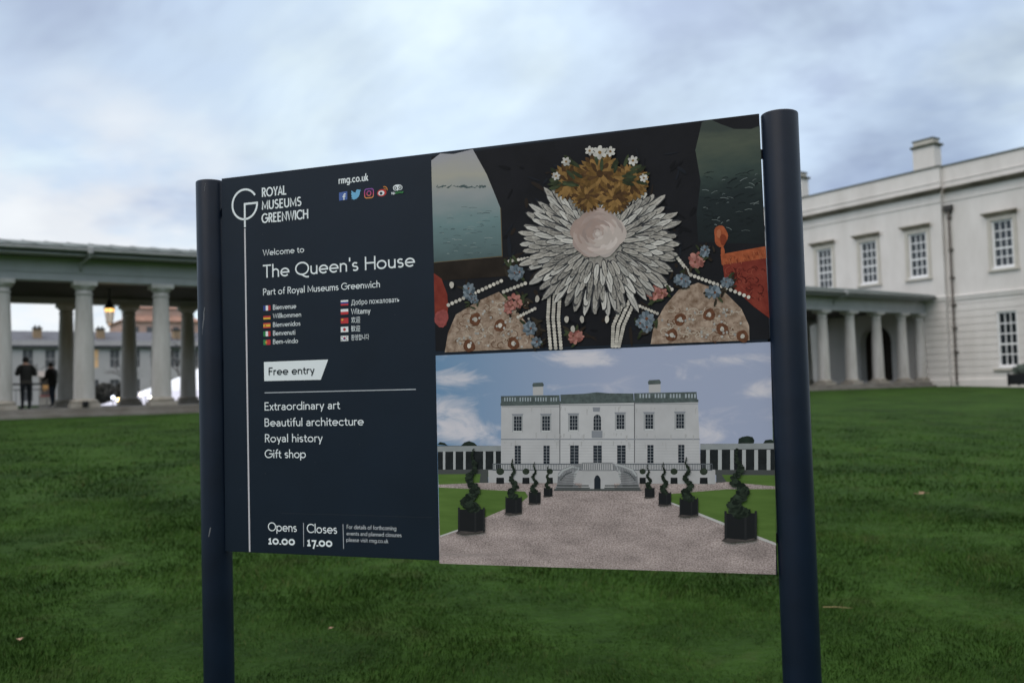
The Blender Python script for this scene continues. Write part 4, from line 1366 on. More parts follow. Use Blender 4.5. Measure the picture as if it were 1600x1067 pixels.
    P([(930, 666), (924, 640), (918, 600), (896, 578), (856, 563), (812, 556), (812, 580), (846, 600), (850, 640), (822, 668)], ST)
    P([(684, 556), (812, 556), (822, 668), (680, 668)], TW)
    M([(684 + 8 * k, 560, 687 + 8 * k, 586) for k in range(16)], RL); M([(682, 554, 814, 560), (682, 585, 814, 590)], ST)
    f.ribbon([z(*p) for p in [(582, 612), (600, 588), (640, 572), (670, 578), (650, 606), (652, 616)]], .0026, CLM, raw=False)
    f.ribbon([z(*p) for p in [(916, 612), (898, 586), (858, 570), (826, 562), (846, 600), (842, 616)]], .0026, CLM, raw=False)
    f.ribbon([z(*p) for p in [(590, 630), (612, 604), (640, 594)]], .0018, STP, raw=False); f.ribbon([z(*p) for p in [(910, 630), (888, 602), (862, 592)]], .0018, STP, raw=False)
    STL = print_mat('stair_line', (0.11, 0.11, 0.115))
    for k in range(9):
        q = k / 8
        f.ribbon([z(*p) for p in [(574 + 10 * q, 660 - 44 * q), (600 + 20 * q, 662 - 56 * q), (640 + 20 * q, 664 - 62 * q)]], .0008, STL, raw=False)
        f.ribbon([z(*p) for p in [(924 - 10 * q, 660 - 44 * q), (898 - 20 * q, 662 - 56 * q), (858 - 20 * q, 664 - 62 * q)]], .0008, STL, raw=False)
    for k in range(15):
        q = k / 14
        for sx_ in (-1, 1):
            x = 748 + sx_ * (166 - 96 * q); y = 612 - 46 * math.sin(q * 1.5)
            f.ribbon([z(x, y), z(x, y + 20)], .0007, RL, raw=False)
    M([(575, 650, 712, 655), (572, 660, 716, 665), (780, 650, 925, 655), (778, 660, 930, 665)], STP)
    P([(735, 670), (735, 625), (740, 612), (748, 607), (756, 612), (762, 625), (762, 670)], WD)
    P([(566, 666), (930, 666), (940, 674), (560, 674)], STP)
    # terrace pots and shrubs
    SHB = print_mat('shrub', (0.030, 0.040, 0.028), var=.4, scale=90); BXD = print_mat('planter', (0.014, 0.015, 0.017))
    for x, s in ((333, 1), (443, .9), (545, .8), (942, .8), (1076, .9), (1203, 1)):
        f.ell(*z(x, 592), 17 * s / 2.736, 15 * s / 2.736, SHB, 12); P([(x - 16 * s, 618), (x + 16 * s, 618), (x + 17 * s, 644), (x - 17 * s, 644)], BXD)
    # topiary spirals in black tubs
    TOP = print_mat('topiary', (0.022, 0.032, 0.022), var=.4, scale=70, island=.3)
    SHD = print_mat('tub_cast', (0.070, 0.060, 0.058), var=.2, scale=60)
    TOP2 = print_mat('topiary_deep', (0.010, 0.015, 0.011))
    rr = random.Random(11)
    tubs = [((520, 660, 556, 698), 538, 566), ((952, 660, 992, 702), 963, 560), ((457, 678, 505, 728), 480, 550), ((1012, 680, 1063, 733), 1031, 550),
            ((358, 700, 425, 770), 388, 535), ((1102, 705, 1178, 778), 1130, 527), ((157, 747, 267, 848), 222, 490), ((1295, 762, 1428, 880), 1346, 487)]
    for (x0, y0, x1, y1), xt, yt in tubs:
        wd = x1 - x0
        P([(x0 - wd * .12, y1 + wd * .06), (x0, y1 - wd * .06), (x1, y1 - wd * .02), (x1 + wd * .02, y1 + wd * .03), (x0 + wd * .2, y1 + wd * .12)], SHD)
        P([(x0, y0 + wd * .06), (x0 + wd * .66, y0 + wd * .05), (x1, y0 + wd * .05), (x1, y1 - wd * .06), (x0 + wd * .66, y1 + wd * .02), (x0, y1 - wd * .04)], BXD)
        M([(x0 - wd * .02, y0 - wd * .02, x0 + wd * .05, y1), (x0 + wd * .62, y0 - wd * .02, x0 + wd * .69, y1 + wd * .03), (x1 - wd * .05, y0 - wd * .02, x1 + wd * .02, y1)], print_mat('tub_post', (0.022, 0.023, 0.025)))
        xb = (x0 + x1) / 2 + (-.03 * wd)
        hgt = y0 - yt
        for k in range(220):
            q = (k / 219) ** 1.15
            amp = wd * .20 * (1 - q) ** .6
            w_ = wd * (.23 * (1 - q) + .05)
            x = xb + (xt - xb) * q + amp * math.sin(q * 2 * math.pi * 2.6 + 2.6) + rr.uniform(-.5, .5) * w_
            y = y0 + wd * .05 - hgt * q + rr.uniform(-.5, .5) * w_ * .8
            r_ = w_ * rr.uniform(.34, .66)
            a0 = rr.uniform(0, 6)
            P([(x + r_ * math.cos(a0 + a) * rr.uniform(.7, 1.3), y + r_ * .75 * math.sin(a0 + a) * rr.uniform(.7, 1.3)) for a in [2 * math.pi * j / 7 for j in range(7)]], TOP if rr.random() < .6 else TOP2)
    f.build('photograph_print', panel)


def build_picture_print(panel):
    """generic floral still life standing in for the printed painting"""
    def z(x, y): return 660 + x / 2.668, 160 + y / 2.668
    f = Flat(step=.000003)
    def P(pts, m): f.poly([z(*p) for p in pts], m)
    rj = random.Random(77)
    def E(x, y, rx, ry, m, n=16, rot=0.0):
        pts = []
        ph = [rj.uniform(0, 6.28) for _ in range(3)]
        for k in range(n):
            a = 2 * math.pi * k / n
            q = 1 + .07 * math.sin(2 * a + ph[0]) + .06 * math.sin(3 * a + ph[1]) + .04 * math.sin(5 * a + ph[2])
            px, py = rx * q * math.cos(a), ry * q * math.sin(a)
            pts.append((x + px * math.cos(rot) - py * math.sin(rot), y + px * math.sin(rot) + py * math.cos(rot)))
        P(pts, m)
    BG = print_mat('dark_ground', (0.012, 0.012, 0.015), var=.25, scale=6)
    f.poly([(674.2, 244.9), (1186.2, 178.3), (1202.9, 530.3), (680.6, 549.0)], BG)
    def grad(name, stops, zlo, zhi, nz=.12):
        m = bpy.data.materials.new('print_' + name); m.use_nodes = True
        t = m.node_tree; b = t.nodes['Principled BSDF']; b.inputs['Roughness'].default_value = .5; b.inputs['Specular IOR Level'].default_value = .10; L = t.links.new
        tc = N(t, 'ShaderNodeTexCoord'); se = N(t, 'ShaderNodeSeparateXYZ'); L(tc.outputs['Object'], se.inputs[0])
        mr = N(t, 'ShaderNodeMapRange'); mr.inputs[1].default_value = zlo; mr.inputs[2].default_value = zhi; L(se.outputs['Z'], mr.inputs[0])
        mp = N(t, 'ShaderNodeMapping'); mp.inputs['Scale'].default_value = (8, 1, 22); L(tc.outputs['Object'], mp.inputs[0])
        n = N(t, 'ShaderNodeTexNoise'); n.inputs['Detail'].default_value = 6; n.inputs['Scale'].default_value = 1.0; L(mp.outputs[0], n.inputs['Vector'])
        ad = N(t, 'ShaderNodeMath', operation='MULTIPLY_ADD'); L(n.outputs['Fac'], ad.inputs[0]); ad.inputs[1].default_value = nz * 2; ad.inputs[2].default_value = -nz
        a2 = N(t, 'ShaderNodeMath', operation='ADD'); L(mr.outputs[0], a2.inputs[0]); L(ad.outputs[0], a2.inputs[1])
        r = N(t, 'ShaderNodeValToRGB'); e = r.color_ramp.elements
        e[0].position, e[0].color = stops[0][0], stops[0][1] + (1,)
        e[1].position, e[1].color = stops[-1][0], stops[-1][1] + (1,)
        for p_, c_2 in stops[1:-1]:
            q = e.new(p_); q.color = c_2 + (1,)
        L(a2.outputs[0], r.inputs[0]); L(r.outputs[0], b.inputs['Base Color'])
        return m
    zb, zt = pt(*z(200, 650))[1], pt(*z(200, 210))[1]
    PALE = grad('pale_window', [(0, (0.085, 0.125, 0.130)), (.35, (0.16, 0.24, 0.25)), (.62, (0.30, 0.32, 0.33)), (.8, (0.40, 0.38, 0.33)), (1, (0.36, 0.35, 0.38))], zb, zt)
    P([(37, 243), (75, 214), (130, 216), (210, 196), (268, 300), (325, 440), (332, 640), (48, 667)], PALE)
    f.ribbon([z(*p) for p in [(326, 440), (333, 642), (48, 668)]], .0012, print_mat('gilt_edge', (0.13, 0.095, 0.05)), raw=False)
    zb, zt = pt(*z(1290, 590))[1], pt(*z(1290, 90))[1]
    STORM = grad('stormy_panel', [(0, (0.012, 0.016, 0.018)), (.4, (0.018, 0.026, 0.028)), (.62, (0.045, 0.065, 0.058)), (.85, (0.085, 0.10, 0.075)), (1, (0.05, 0.062, 0.055))], zb, zt, .25)
    P([(1165, 84), (1200, 72), (1240, 90), (1300, 112), (1370, 112), (1407, 98), (1425, 590), (1150, 583), (1143, 470), (1160, 330), (1138, 200)], STORM)
    WAV = print_mat('wave_pale', (0.24, 0.29, 0.29)); WVD2 = print_mat('wave_dark', (0.07, 0.10, 0.105)); FOAM = print_mat('foam', (0.15, 0.175, 0.175)); DEEP = print_mat('deep_water', (0.012, 0.016, 0.018))
    rw = random.Random(31)
    for _ in range(70):
        y = rw.uniform(430, 640); x = rw.uniform(52, 300); q = rw.uniform(6, 34)
        if x + q < 318: f.ribbon([z(x, y), z(x + q * .5, y - 2), z(x + q, y)], rw.uniform(.0003, .0009), rw.choice((WAV, WVD2)), raw=False)
    for _ in range(46):
        x = rw.uniform(50, 262); f.ribbon([z(x, 352 + rw.uniform(-4, 6)), z(x + rw.uniform(4, 16), 350 + rw.uniform(-6, 6))], rw.uniform(.0006, .0018), WVD2, raw=False)
    for _ in range(90):
        y = rw.uniform(290, 570); x = rw.uniform(1165, 1390); q = rw.uniform(8, 40); t_ = rw.uniform(-.7, .5)
        f.ribbon([z(x, y), z(x + q * .5, y + q * t_ * .5 - 3), z(min(x + q, 1415), y + q * t_)], rw.uniform(.0003, .0011), FOAM if rw.random() < .4 else DEEP, raw=False)
    DKB = print_mat('dark_brown', (0.022, 0.016, 0.012), var=.3, scale=12)
    P([(48, 672), (400, 640), (420, 720), (50, 745)], DKB)
    # red table and orange fruit at the right
    REDT = print_mat('red_cloth', (0.15, 0.022, 0.016), scale=24, col2=(0.24, 0.045, 0.03)); ORG = print_mat('orange_trim', (0.34, 0.085, 0.035), var=.25, scale=50)
    P([(1250, 660), (1432, 645), (1447, 900), (1380, 850), (1260, 740)], REDT)
    P([(1243, 634), (1431, 600), (1434, 650), (1248, 678)], ORG)
    E(1244, 558, 30, 43, ORG, 22); E(1252, 622, 9, 20, ORG, 10)
    REDL = print_mat('rose_red', (0.28, 0.07, 0.065), var=.3, scale=60)
    P([(48, 712), (80, 735), (104, 800), (108, 850), (100, 930), (70, 938), (52, 900)], REDT)
    E(80, 900, 30, 36, REDL, 14)
    rr = random.Random(21)
    DBS = [print_mat('dab_black', (0.007, 0.007, 0.009)), print_mat('dab_umber', (0.022, 0.016, 0.013)), print_mat('dab_blue_black', (0.013, 0.015, 0.021))]
    for _ in range(150):
        x = rr.uniform(340, 1130); y = rr.uniform(200, 980)
        if y < 245 - .11 * (x - 340) + 20: continue
        E(x, y, rr.uniform(10, 46), rr.uniform(3, 9), rr.choice(DBS), 8, rr.uniform(0, 3))
    RDD = print_mat('red_shade', (0.085, 0.012, 0.010)); RDH = print_mat('red_light', (0.27, 0.06, 0.04)); ORH = print_mat('orange_light', (0.42, 0.135, 0.065)); ORD = print_mat('orange_shade', (0.20, 0.04, 0.018))
    for _ in range(60):
        x = rr.uniform(1275, 1425); y = rr.uniform(690, 690 + (x - 1250) * .95)
        r_ = rr.uniform(6, 18); a0 = rr.uniform(0, 6)
        f.ribbon([z(x + r_ * math.cos(a0 + a), y + r_ * math.sin(a0 + a)) for a in [.5 * q for q in range(6)]], rr.uniform(.0005, .0012), rr.choice((RDD, RDH, RDD)), raw=False)
    for _ in range(60):
        x = rr.uniform(1250, 1428); y = 640 - (x - 1250) * .17 + rr.uniform(2, 34)
        f.ribbon([z(x, y), z(x + 3, y + rr.uniform(6, 13))], rr.uniform(.0004, .0009), rr.choice((ORD, ORH)), raw=False)
    E(1236, 548, 10, 18, ORH, 10); E(1254, 572, 14, 22, ORD, 12)
    # two woven baskets
    TAN = print_mat('basket_tan', (0.155, 0.095, 0.062), scale=46, col2=(0.44, 0.335, 0.265), detail=10); BRN = print_mat('brown_disc', (0.13, 0.055, 0.03), var=.3, scale=80)
    PRL = print_mat('pearl_white', (0.52, 0.48, 0.43), island=.22); PRL2 = print_mat('pearl_grey', (0.36, 0.34, 0.32), island=.22)
    P([(94, 1042), (108, 960), (140, 885), (230, 830), (320, 790), (380, 850), (450, 940), (490, 1024)], TAN)
    P([(952, 1008), (965, 930), (1010, 850), (1070, 780), (1150, 752), (1260, 790), (1330, 860), (1362, 930), (1364, 992)], TAN)
    WV = print_mat('basket_weave', (0.46, 0.38, 0.31))
    WVD = print_mat('basket_weave_dark', (0.12, 0.06, 0.035))
    for _ in range(190):
        right = rr.random() < .5
        x = rr.uniform(1000, 1330) if right else rr.uniform(130, 450)
        y = rr.uniform(max(790 if right else 820, (860 if right else 1080 - x)), 985 if right else 1010)
        r_ = rr.uniform(10, 30); a0 = rr.uniform(0, 6.28)
        f.ribbon([z(x + r_ * math.cos(a0 + a) * (1 - a / 7), y + r_ * .7 * math.sin(a0 + a) * (1 - a / 7)) for a in [.45 * q for q in range(8)]], rr.choice((.0006, .0009, .0012)), rr.choice((WV, WV, WVD)), raw=False)
    for x, y in ((325, 930), (196, 1015), (222, 905), (380, 1005), (1196, 885), (1075, 905), (1250, 945), (1335, 975), (1040, 970)):
        E(x, y, 24, 27, BRN, 14); E(x, y, 9, 10, PRL, 10)
    for _ in range(40):
        x = rr.uniform(140, 450); y = rr.uniform(max(830, 1100 - x), 1020)
        if x < 470: E(x, y, 5, 5.5, PRL2, 8)
    for _ in range(40):
        x = rr.uniform(1000, 1340); y = rr.uniform(860, 985)
        E(x, y, 5, 5.5, PRL2, 8)
    # sprigs of white berries
    STM = print_mat('stem_dark', (0.035, 0.028, 0.02))
    LFG = print_mat('leaf_green', (0.035, 0.045, 0.022), var=.4, scale=60, island=.4)
    def sprig(pts, n, r, m=PRL):
        f.ribbon([z(*p) for p in pts], .0012, STM, raw=False)
        L_ = []
        for k in range(n):
            q = k / (n - 1) * (len(pts) - 1); i = min(int(q), len(pts) - 2); w_ = q - i
            L_.append((pts[i][0] * (1 - w_) + pts[i + 1][0] * w_, pts[i][1] * (1 - w_) + pts[i + 1][1] * w_))
        f.many([[z(x + r * math.cos(a), y + r * math.sin(a)) for a in [2 * math.pi * j / 8 for j in range(8)]] for x, y in L_], m)
    sprig([(110, 845), (220, 795), (330, 745)], 15, 8)
    sprig([(340, 790), (430, 755)], 7, 8); sprig([(350, 665), (440, 650)], 8, 7); sprig([(400, 895), (470, 860)], 7, 7)
    sprig([(1065, 650), (1120, 720), (1230, 760), (1360, 812)], 22, 8); sprig([(960, 720), (1040, 780)], 8, 8); sprig([(895, 845), (980, 880)], 8, 7)
    for dx in (0, 22, 44):
        sprig([(530 + dx, 800), (524 + dx, 900), (535 + dx, 1024)], 20, 8)
        sprig([(885 - dx, 830), (840 - dx, 930), (780 - dx * .6 + 40, 1016)], 18, 8)
    # small blue-grey and rose blossoms
    BG1 = print_mat('blue_petal', (0.085, 0.11, 0.135), var=.35, scale=60, island=.22); BG2 = print_mat('blue_petal_light', (0.17, 0.20, 0.235), var=.2, scale=60, island=.22); RS1 = print_mat('rose_petal', (0.27, 0.10, 0.085), var=.3, scale=60, island=.22); RS2 = print_mat('rose_petal_light', (0.38, 0.17, 0.145), var=.2, scale=60, island=.22)
    def bloom(x, y, r, m1, m2, n=6):
        for k in range(n):
            a = 2 * math.pi * k / n + rr.uniform(-.2, .2)
            E(x + r * .55 * math.cos(a), y + r * .55 * math.sin(a), r * .5, r * .32, m1 if k % 2 else m2, 10, a)
        E(x, y, r * .22, r * .22, BRN, 8)
    for x, y, r, s in ((195, 790, 38, 0), (385, 705, 50, 0), (460, 930, 46, 0), (400, 830, 48, 1), (1150, 650, 54, 1), (1080, 735, 44, 0), (925, 920, 50, 0), (985, 800, 48, 1), (1215, 790, 42, 0), (1280, 745, 36, 0), (635, 965, 48, 1), (1180, 620, 34, 0), (215, 830, 30, 0), (370, 850, 34, 1), (480, 990, 34, 0)):
        for _ in range(9):
            a = rr.uniform(0, 6.28); q = rr.uniform(.3, 1.1) * r
            E(x + q * math.cos(a), y + q * math.sin(a), r * .42, r * .13, rr.choice((STM, DKB, LFG)), 8, rr.uniform(0, 3))
        for _ in range(3):
            bloom(x + rr.uniform(-.45, .45) * r, y + rr.uniform(-.4, .4) * r, r * rr.uniform(.42, .68), *((BG1, BG2) if s == 0 else (RS1, RS2)), rr.choice((7, 8, 9)))
    # the great ruffled white bloom
    LW = print_mat('petal_grey', (0.17, 0.155, 0.14), scale=130, col2=(0.40, 0.375, 0.345), detail=8, island=.22); LW2 = print_mat('petal_white', (0.50, 0.475, 0.445), var=.15, scale=60, island=.22); LW3 = print_mat('petal_cream', (0.27, 0.245, 0.22), scale=110, col2=(0.45, 0.42, 0.385), island=.22); LIN = print_mat('petal_line', (0.045, 0.045, 0.05))
    cx, cy = 742, 590
    E(cx, cy, 215, 185, LW3, 40)
    for ring, (R_, L_, W2_, n) in enumerate(((262, 66, 17, 46), (236, 60, 16, 44), (206, 56, 15, 42), (176, 52, 14, 38), (146, 48, 14, 34), (118, 42, 13, 28))):
        for k in range(n):
            a = 2 * math.pi * (k + .5 * (ring % 2) + rr.uniform(-.25, .25)) / n
            q = R_ * rr.uniform(.93, 1.06)
            x, y = cx + q * 1.08 * math.cos(a), cy + q * math.sin(a) * .93
            E(x, y, L_ * .9, W2_, LIN, 10, a)
            E(x + 2 * math.cos(a), y + 2 * math.sin(a), L_ * .84, W2_ * .74, LW2 if rr.random() < .35 else (LW if rr.random() < .6 else LW3), 10, a)
            f.ribbon([z(x - L_ * .6 * math.cos(a), y - L_ * .6 * math.sin(a)), z(x + L_ * .6 * math.cos(a), y + L_ * .6 * math.sin(a))], .0004, LIN, raw=False)
    PNK = print_mat('blush_petal', (0.46, 0.38, 0.355), var=.05, scale=30, island=.22); PNK2 = print_mat('blush_petal_pale', (0.52, 0.45, 0.425), var=.04, scale=30, island=.22); PNK3 = print_mat('blush_petal_deep', (0.38, 0.29, 0.265), var=.08, scale=30, island=.22)
    tones = [print_mat('blush_tone', (0.36, 0.265, 0.235), var=.08, scale=30), PNK3, print_mat('blush_tone_mid', (0.42, 0.33, 0.30), var=.06, scale=30), PNK, print_mat('blush_tone_pale', (0.49, 0.415, 0.385), var=.05, scale=30), PNK2]
    for k in range(54):
        q = 1 - k / 54
        a = k * 2.39996
        R_ = 84 * q ** .8
        E(cx - 10 + R_ * math.cos(a), cy - 44 + R_ * .92 * math.sin(a), 46 * q + 10, 27 * q + 7, tones[min(5, max(0, int(2.5 - 2.2 * math.cos(a - 3.9) + rr.uniform(-.9, 1.2))))], 16, a + 1.57)
    # amber chrysanthemums above it
    AM = [print_mat('amber_petal', (0.14, 0.075, 0.022), var=.3, scale=80, island=.22), print_mat('amber_petal_light', (0.24, 0.135, 0.045), var=.2, scale=80, island=.22), print_mat('amber_petal_deep', (0.075, 0.038, 0.015), var=.3, scale=80, island=.22)]
    for (x, y, r) in ((620, 330, 86), (742, 300, 96), (866, 335, 86), (690, 395, 70), (805, 400, 72)):
        for ring in (1.0, .72, .45):
            n = int(20 * ring) + 5
            for k in range(n):
                a = 2 * math.pi * k / n + ring * 3
                E(x + r * .62 * ring * math.cos(a), y + r * .62 * ring * math.sin(a), r * .34, r * .11, rr.choice(AM), 8, a)
        E(x, y, r * .16, r * .16, AM[2], 10)
    # small white blossoms and leaves on top
    for k in range(30):
        a = rr.uniform(math.pi * .9, math.pi * 2.1); q = rr.uniform(90, 175)
        x, y = 742 + q * 1.15 * math.cos(a), 335 + q * .75 * math.sin(a)
        E(x, y, 26, 8, LFG, 10, a + rr.uniform(-.5, .5))
    for (x, y, r) in ((742, 212, 30), (700, 205, 20), (786, 208, 22), (602, 250, 20), (880, 246, 22), (560, 310, 18), (925, 318, 18)):
        for k in range(6):
            a = 2 * math.pi * k / 6 + x
            E(x + r * .55 * math.cos(a), y + r * .55 * math.sin(a), r * .48, r * .32, LW2, 9, a)
        E(x, y, r * .25, r * .25, AM[1], 8)
    for x, y in ((604, 905), (668, 905), (772, 905), (630, 945), (482, 820), (126, 762)):
        E(x, y, 9, 15, PRL, 10)
    f.build('picture_print', panel)


build_sign()


# ------------------------------------------------------------------ people
def person(name, label, loc, rz, joints, edges, cols, hair_col, head, group=None):
    """joints: name -> (x,y,z,r); edges: pairs; body grown as one skin"""
    root = thing(name, label, 'person', loc, rz, group)
    names = list(joints)
    me = bpy.data.meshes.new('body')
    me.from_pydata([joints[n][:3] for n in names], [(names.index(a), names.index(b)) for a, b in edges], [])
    ob = bpy.data.objects.new('body', me)
    COL.objects.link(ob)
    md = ob.modifiers.new('Skin', 'SKIN')
    sv = me.skin_vertices[0].data
    for i, n in enumerate(names):
        r = joints[n][3]
        sv[i].radius = (r, r) if not isinstance(r, tuple) else r
        sv[i].use_root = (i == 0)
    md.use_smooth_shade = True
    sub = ob.modifiers.new('Subsurf', 'SUBSURF'); sub.levels = 2; sub.render_levels = 2
    dg = bpy.context.evaluated_depsgraph_get(); dg.update()
    m2 = bpy.data.meshes.new_from_object(ob.evaluated_get(dg))
    bpy.data.objects.remove(ob)
    m2.materials.clear()
    for c in cols: m2.materials.append(c[1])
    for p in m2.polygons:
        c = p.center
        for i, (fn, _) in enumerate(cols):
            if fn(c): p.material_index = i; break
        p.use_smooth = True
    body = bpy.data.objects.new('body', m2)
    COL.objects.link(body); body.parent = root
    mb = MB()
    hx, hy, hz = head
    mb.sphere((hx, hy + .012, hz + .035), .105, hair_col, 16, 10, (.95, 1.05, 1.0))
    mb.build('hair', root)
    return root


def build_people():
    SKIN = mat('skin', (0.36, 0.22, 0.16), .6); JK = mat('dark_jacket', (0.014, 0.013, 0.012), .8, var=.3, scale=6); TR = mat('dark_trousers', (0.008, 0.009, 0.012), .85)
    GB = mat('grey_hem', (0.055, 0.048, 0.042), .85); HR = mat('dark_hair', (0.008, 0.007, 0.006), .6); SHO = mat('black_shoes', (0.006, 0.006, 0.007), .5)
    JN = mat('blue_jeans', (0.030, 0.038, 0.060), .85); JK2 = mat('charcoal_coat', (0.022, 0.020, 0.020), .85)

    def base(sc, elbows, hands, stride=.0, lean=0.0, k_=1.0):
        J = {'pelvis': (0, 0, .95, (.155 * k_, .115 * k_)), 'waist': (0, .0, 1.08, (.16 * k_, .12 * k_)), 'chest': (0, lean * .5, 1.30, (.185 * k_, .135 * k_)), 'neckb': (0, lean, 1.46, (.085, .075)),
             'neck': (0, lean * 1.1 - .01, 1.52, .058), 'head': (0, lean * 1.2 - .03, 1.62, (.082, .095)), 'crown': (0, lean * 1.2 - .03, 1.70, (.075, .085)),
             'nose': (0, lean * 1.2 - .125, 1.615, .016)}
        E_ = [('pelvis', 'waist'), ('waist', 'chest'), ('chest', 'neckb'), ('neckb', 'neck'), ('neck', 'head'), ('head', 'crown'), ('head', 'nose')]
        for s, sd_ in (('l', -1), ('r', 1)):
            k = sd_ * stride
            J['sh' + s] = (sd_ * .19, lean * .9, 1.42, .078 * k_)
            J['el' + s] = elbows[s] + (.058 * k_,)
            J['wr' + s] = hands[s] + (.035,)
            E_ += [('neckb', 'sh' + s), ('sh' + s, 'el' + s), ('el' + s, 'wr' + s)]
            hv = Vector(hands[s]); d = (hv - Vector(elbows[s])).normalized()
            pm = hv + d * .07
            J['pa' + s] = tuple(pm) + ((.04, .022),)
            E_.append(('wr' + s, 'pa' + s))
            sidev = d.cross(Vector((0, 0, 1)))
            sidev = sidev.normalized() if sidev.length > .1 else Vector((0, 1, 0))
            for fi in range(4):
                L_ = (.075, .085, .08, .06)[fi]
                b0 = pm + sidev * (-.027 + .018 * fi)
                J['f%d%s' % (fi, s)] = tuple(b0 + d * .035) + (.009,)
                J['g%d%s' % (fi, s)] = tuple(b0 + d * (.035 + L_) + Vector((0, 0, -.02))) + (.008,)
                E_ += [('pa' + s, 'f%d%s' % (fi, s)), ('f%d%s' % (fi, s), 'g%d%s' % (fi, s))]
            J['th' + s] = tuple(pm - sidev * .06 + d * .01) + (.010,)
            E_.append(('pa' + s, 'th' + s))
            J['hip' + s] = (sd_ * .095, 0, .88, .098)
            J['kn' + s] = (sd_ * .11, k * .5 - .03, .50, .068)
            J['an' + s] = (sd_ * .12, k, .09, .045)
            J['to' + s] = (sd_ * .135, k - .17, .035, .038)
            E_ += [('pelvis', 'hip' + s), ('hip' + s, 'kn' + s), ('kn' + s, 'an' + s), ('an' + s, 'to' + s)]
        J = {n: tuple(c * sc for c in v[:3]) + ((tuple(q * sc for q in v[3]) if isinstance(v[3], tuple) else v[3] * sc),) for n, v in J.items()}
        return J, E_

    sc = .955
    J, E_ = base(sc, {'l': (-.31, .0, 1.14), 'r': (.29, -.02, 1.15)}, {'l': (-.13, -.20, 1.22), 'r': (.12, -.20, 1.25)}, .06, -.02, 1.22)
    hd = J['head']
    p = person('person', 'person in dark jacket and dark trousers standing with elbows out beside the leftmost front columns', fr(-1.62, .45, 1.30), B + RAD(190), J, E_,
               [(lambda c: c.z < .085 * sc, SHO), (lambda c: c.z < .86 * sc, TR), (lambda c: c.z < .98 * sc and abs(c.x) < .25, GB),
                (lambda c: c.z < 1.49 * sc and not (abs(c.x) < .17 and c.y < -.215), JK), (lambda c: True, SKIN)], HR, hd[:3])
    sc = 1.02
    J, E_ = base(sc, {'l': (-.27, -.06, 1.14), 'r': (.27, -.05, 1.14)}, {'l': (-.22, -.28, 1.08), 'r': (.20, -.30, 1.06)}, .12, -.06, 1.2)
    hd = J['head']
    person('person', 'person in charcoal coat and blue jeans leaning by a shaded rear column', fr(-.04, 7.9, 1.30), B + RAD(-140), J, E_,
           [(lambda c: c.z < .085 * sc, SHO), (lambda c: c.z < .80 * sc, JN), (lambda c: c.z < 1.49 * sc and not (c.y < -.33), JK2), (lambda c: True, SKIN)], HR, hd[:3])


build_people()


# ------------------------------------------------------------------ beyond the colonnade
def build_barrier():
    MT = mat('grey_barrier_metal', (0.045, 0.045, 0.05), .5, var=.15)
    for k, (u, lab) in enumerate(((-.9, 'grey metal crowd barrier standing between the two people'), (-3.3, 'grey metal crowd barrier behind the leftmost front column'))):
        b_ = thing('crowd_barrier', lab, 'barrier', fr(u, 9.6, 1.03), B, 'crowd barriers behind the colonnade')
        mb = MB()
        mb.tube([(-1.12, 0, .12), (-1.12, 0, 1.22), (1.12, 0, 1.22), (1.12, 0, .12)], .045, MT, 8)
        mb.tube([(-1.1, 0, .32), (1.1, 0, .32)], .025, MT, 8)
        mb.tube([(-1.1, 0, 1.0), (1.1, 0, 1.0)], .02, MT, 8)
        mb.build('barrier_frame', b_)
        mb = MB()
        for q in range(1, 8):
            mb.tube([(-1.12 + .28 * q, 0, .32), (-1.12 + .28 * q, 0, 1.0)], .011, MT, 6)
        mb.build('barrier_bars', b_)
        for x in (-.9, .9):
            mb = MB(); mb.tube([(x, -.3, .02), (x, 0, .14), (x, .3, .02)], .02, MT, 6); mb.build('foot', b_)


build_barrier()


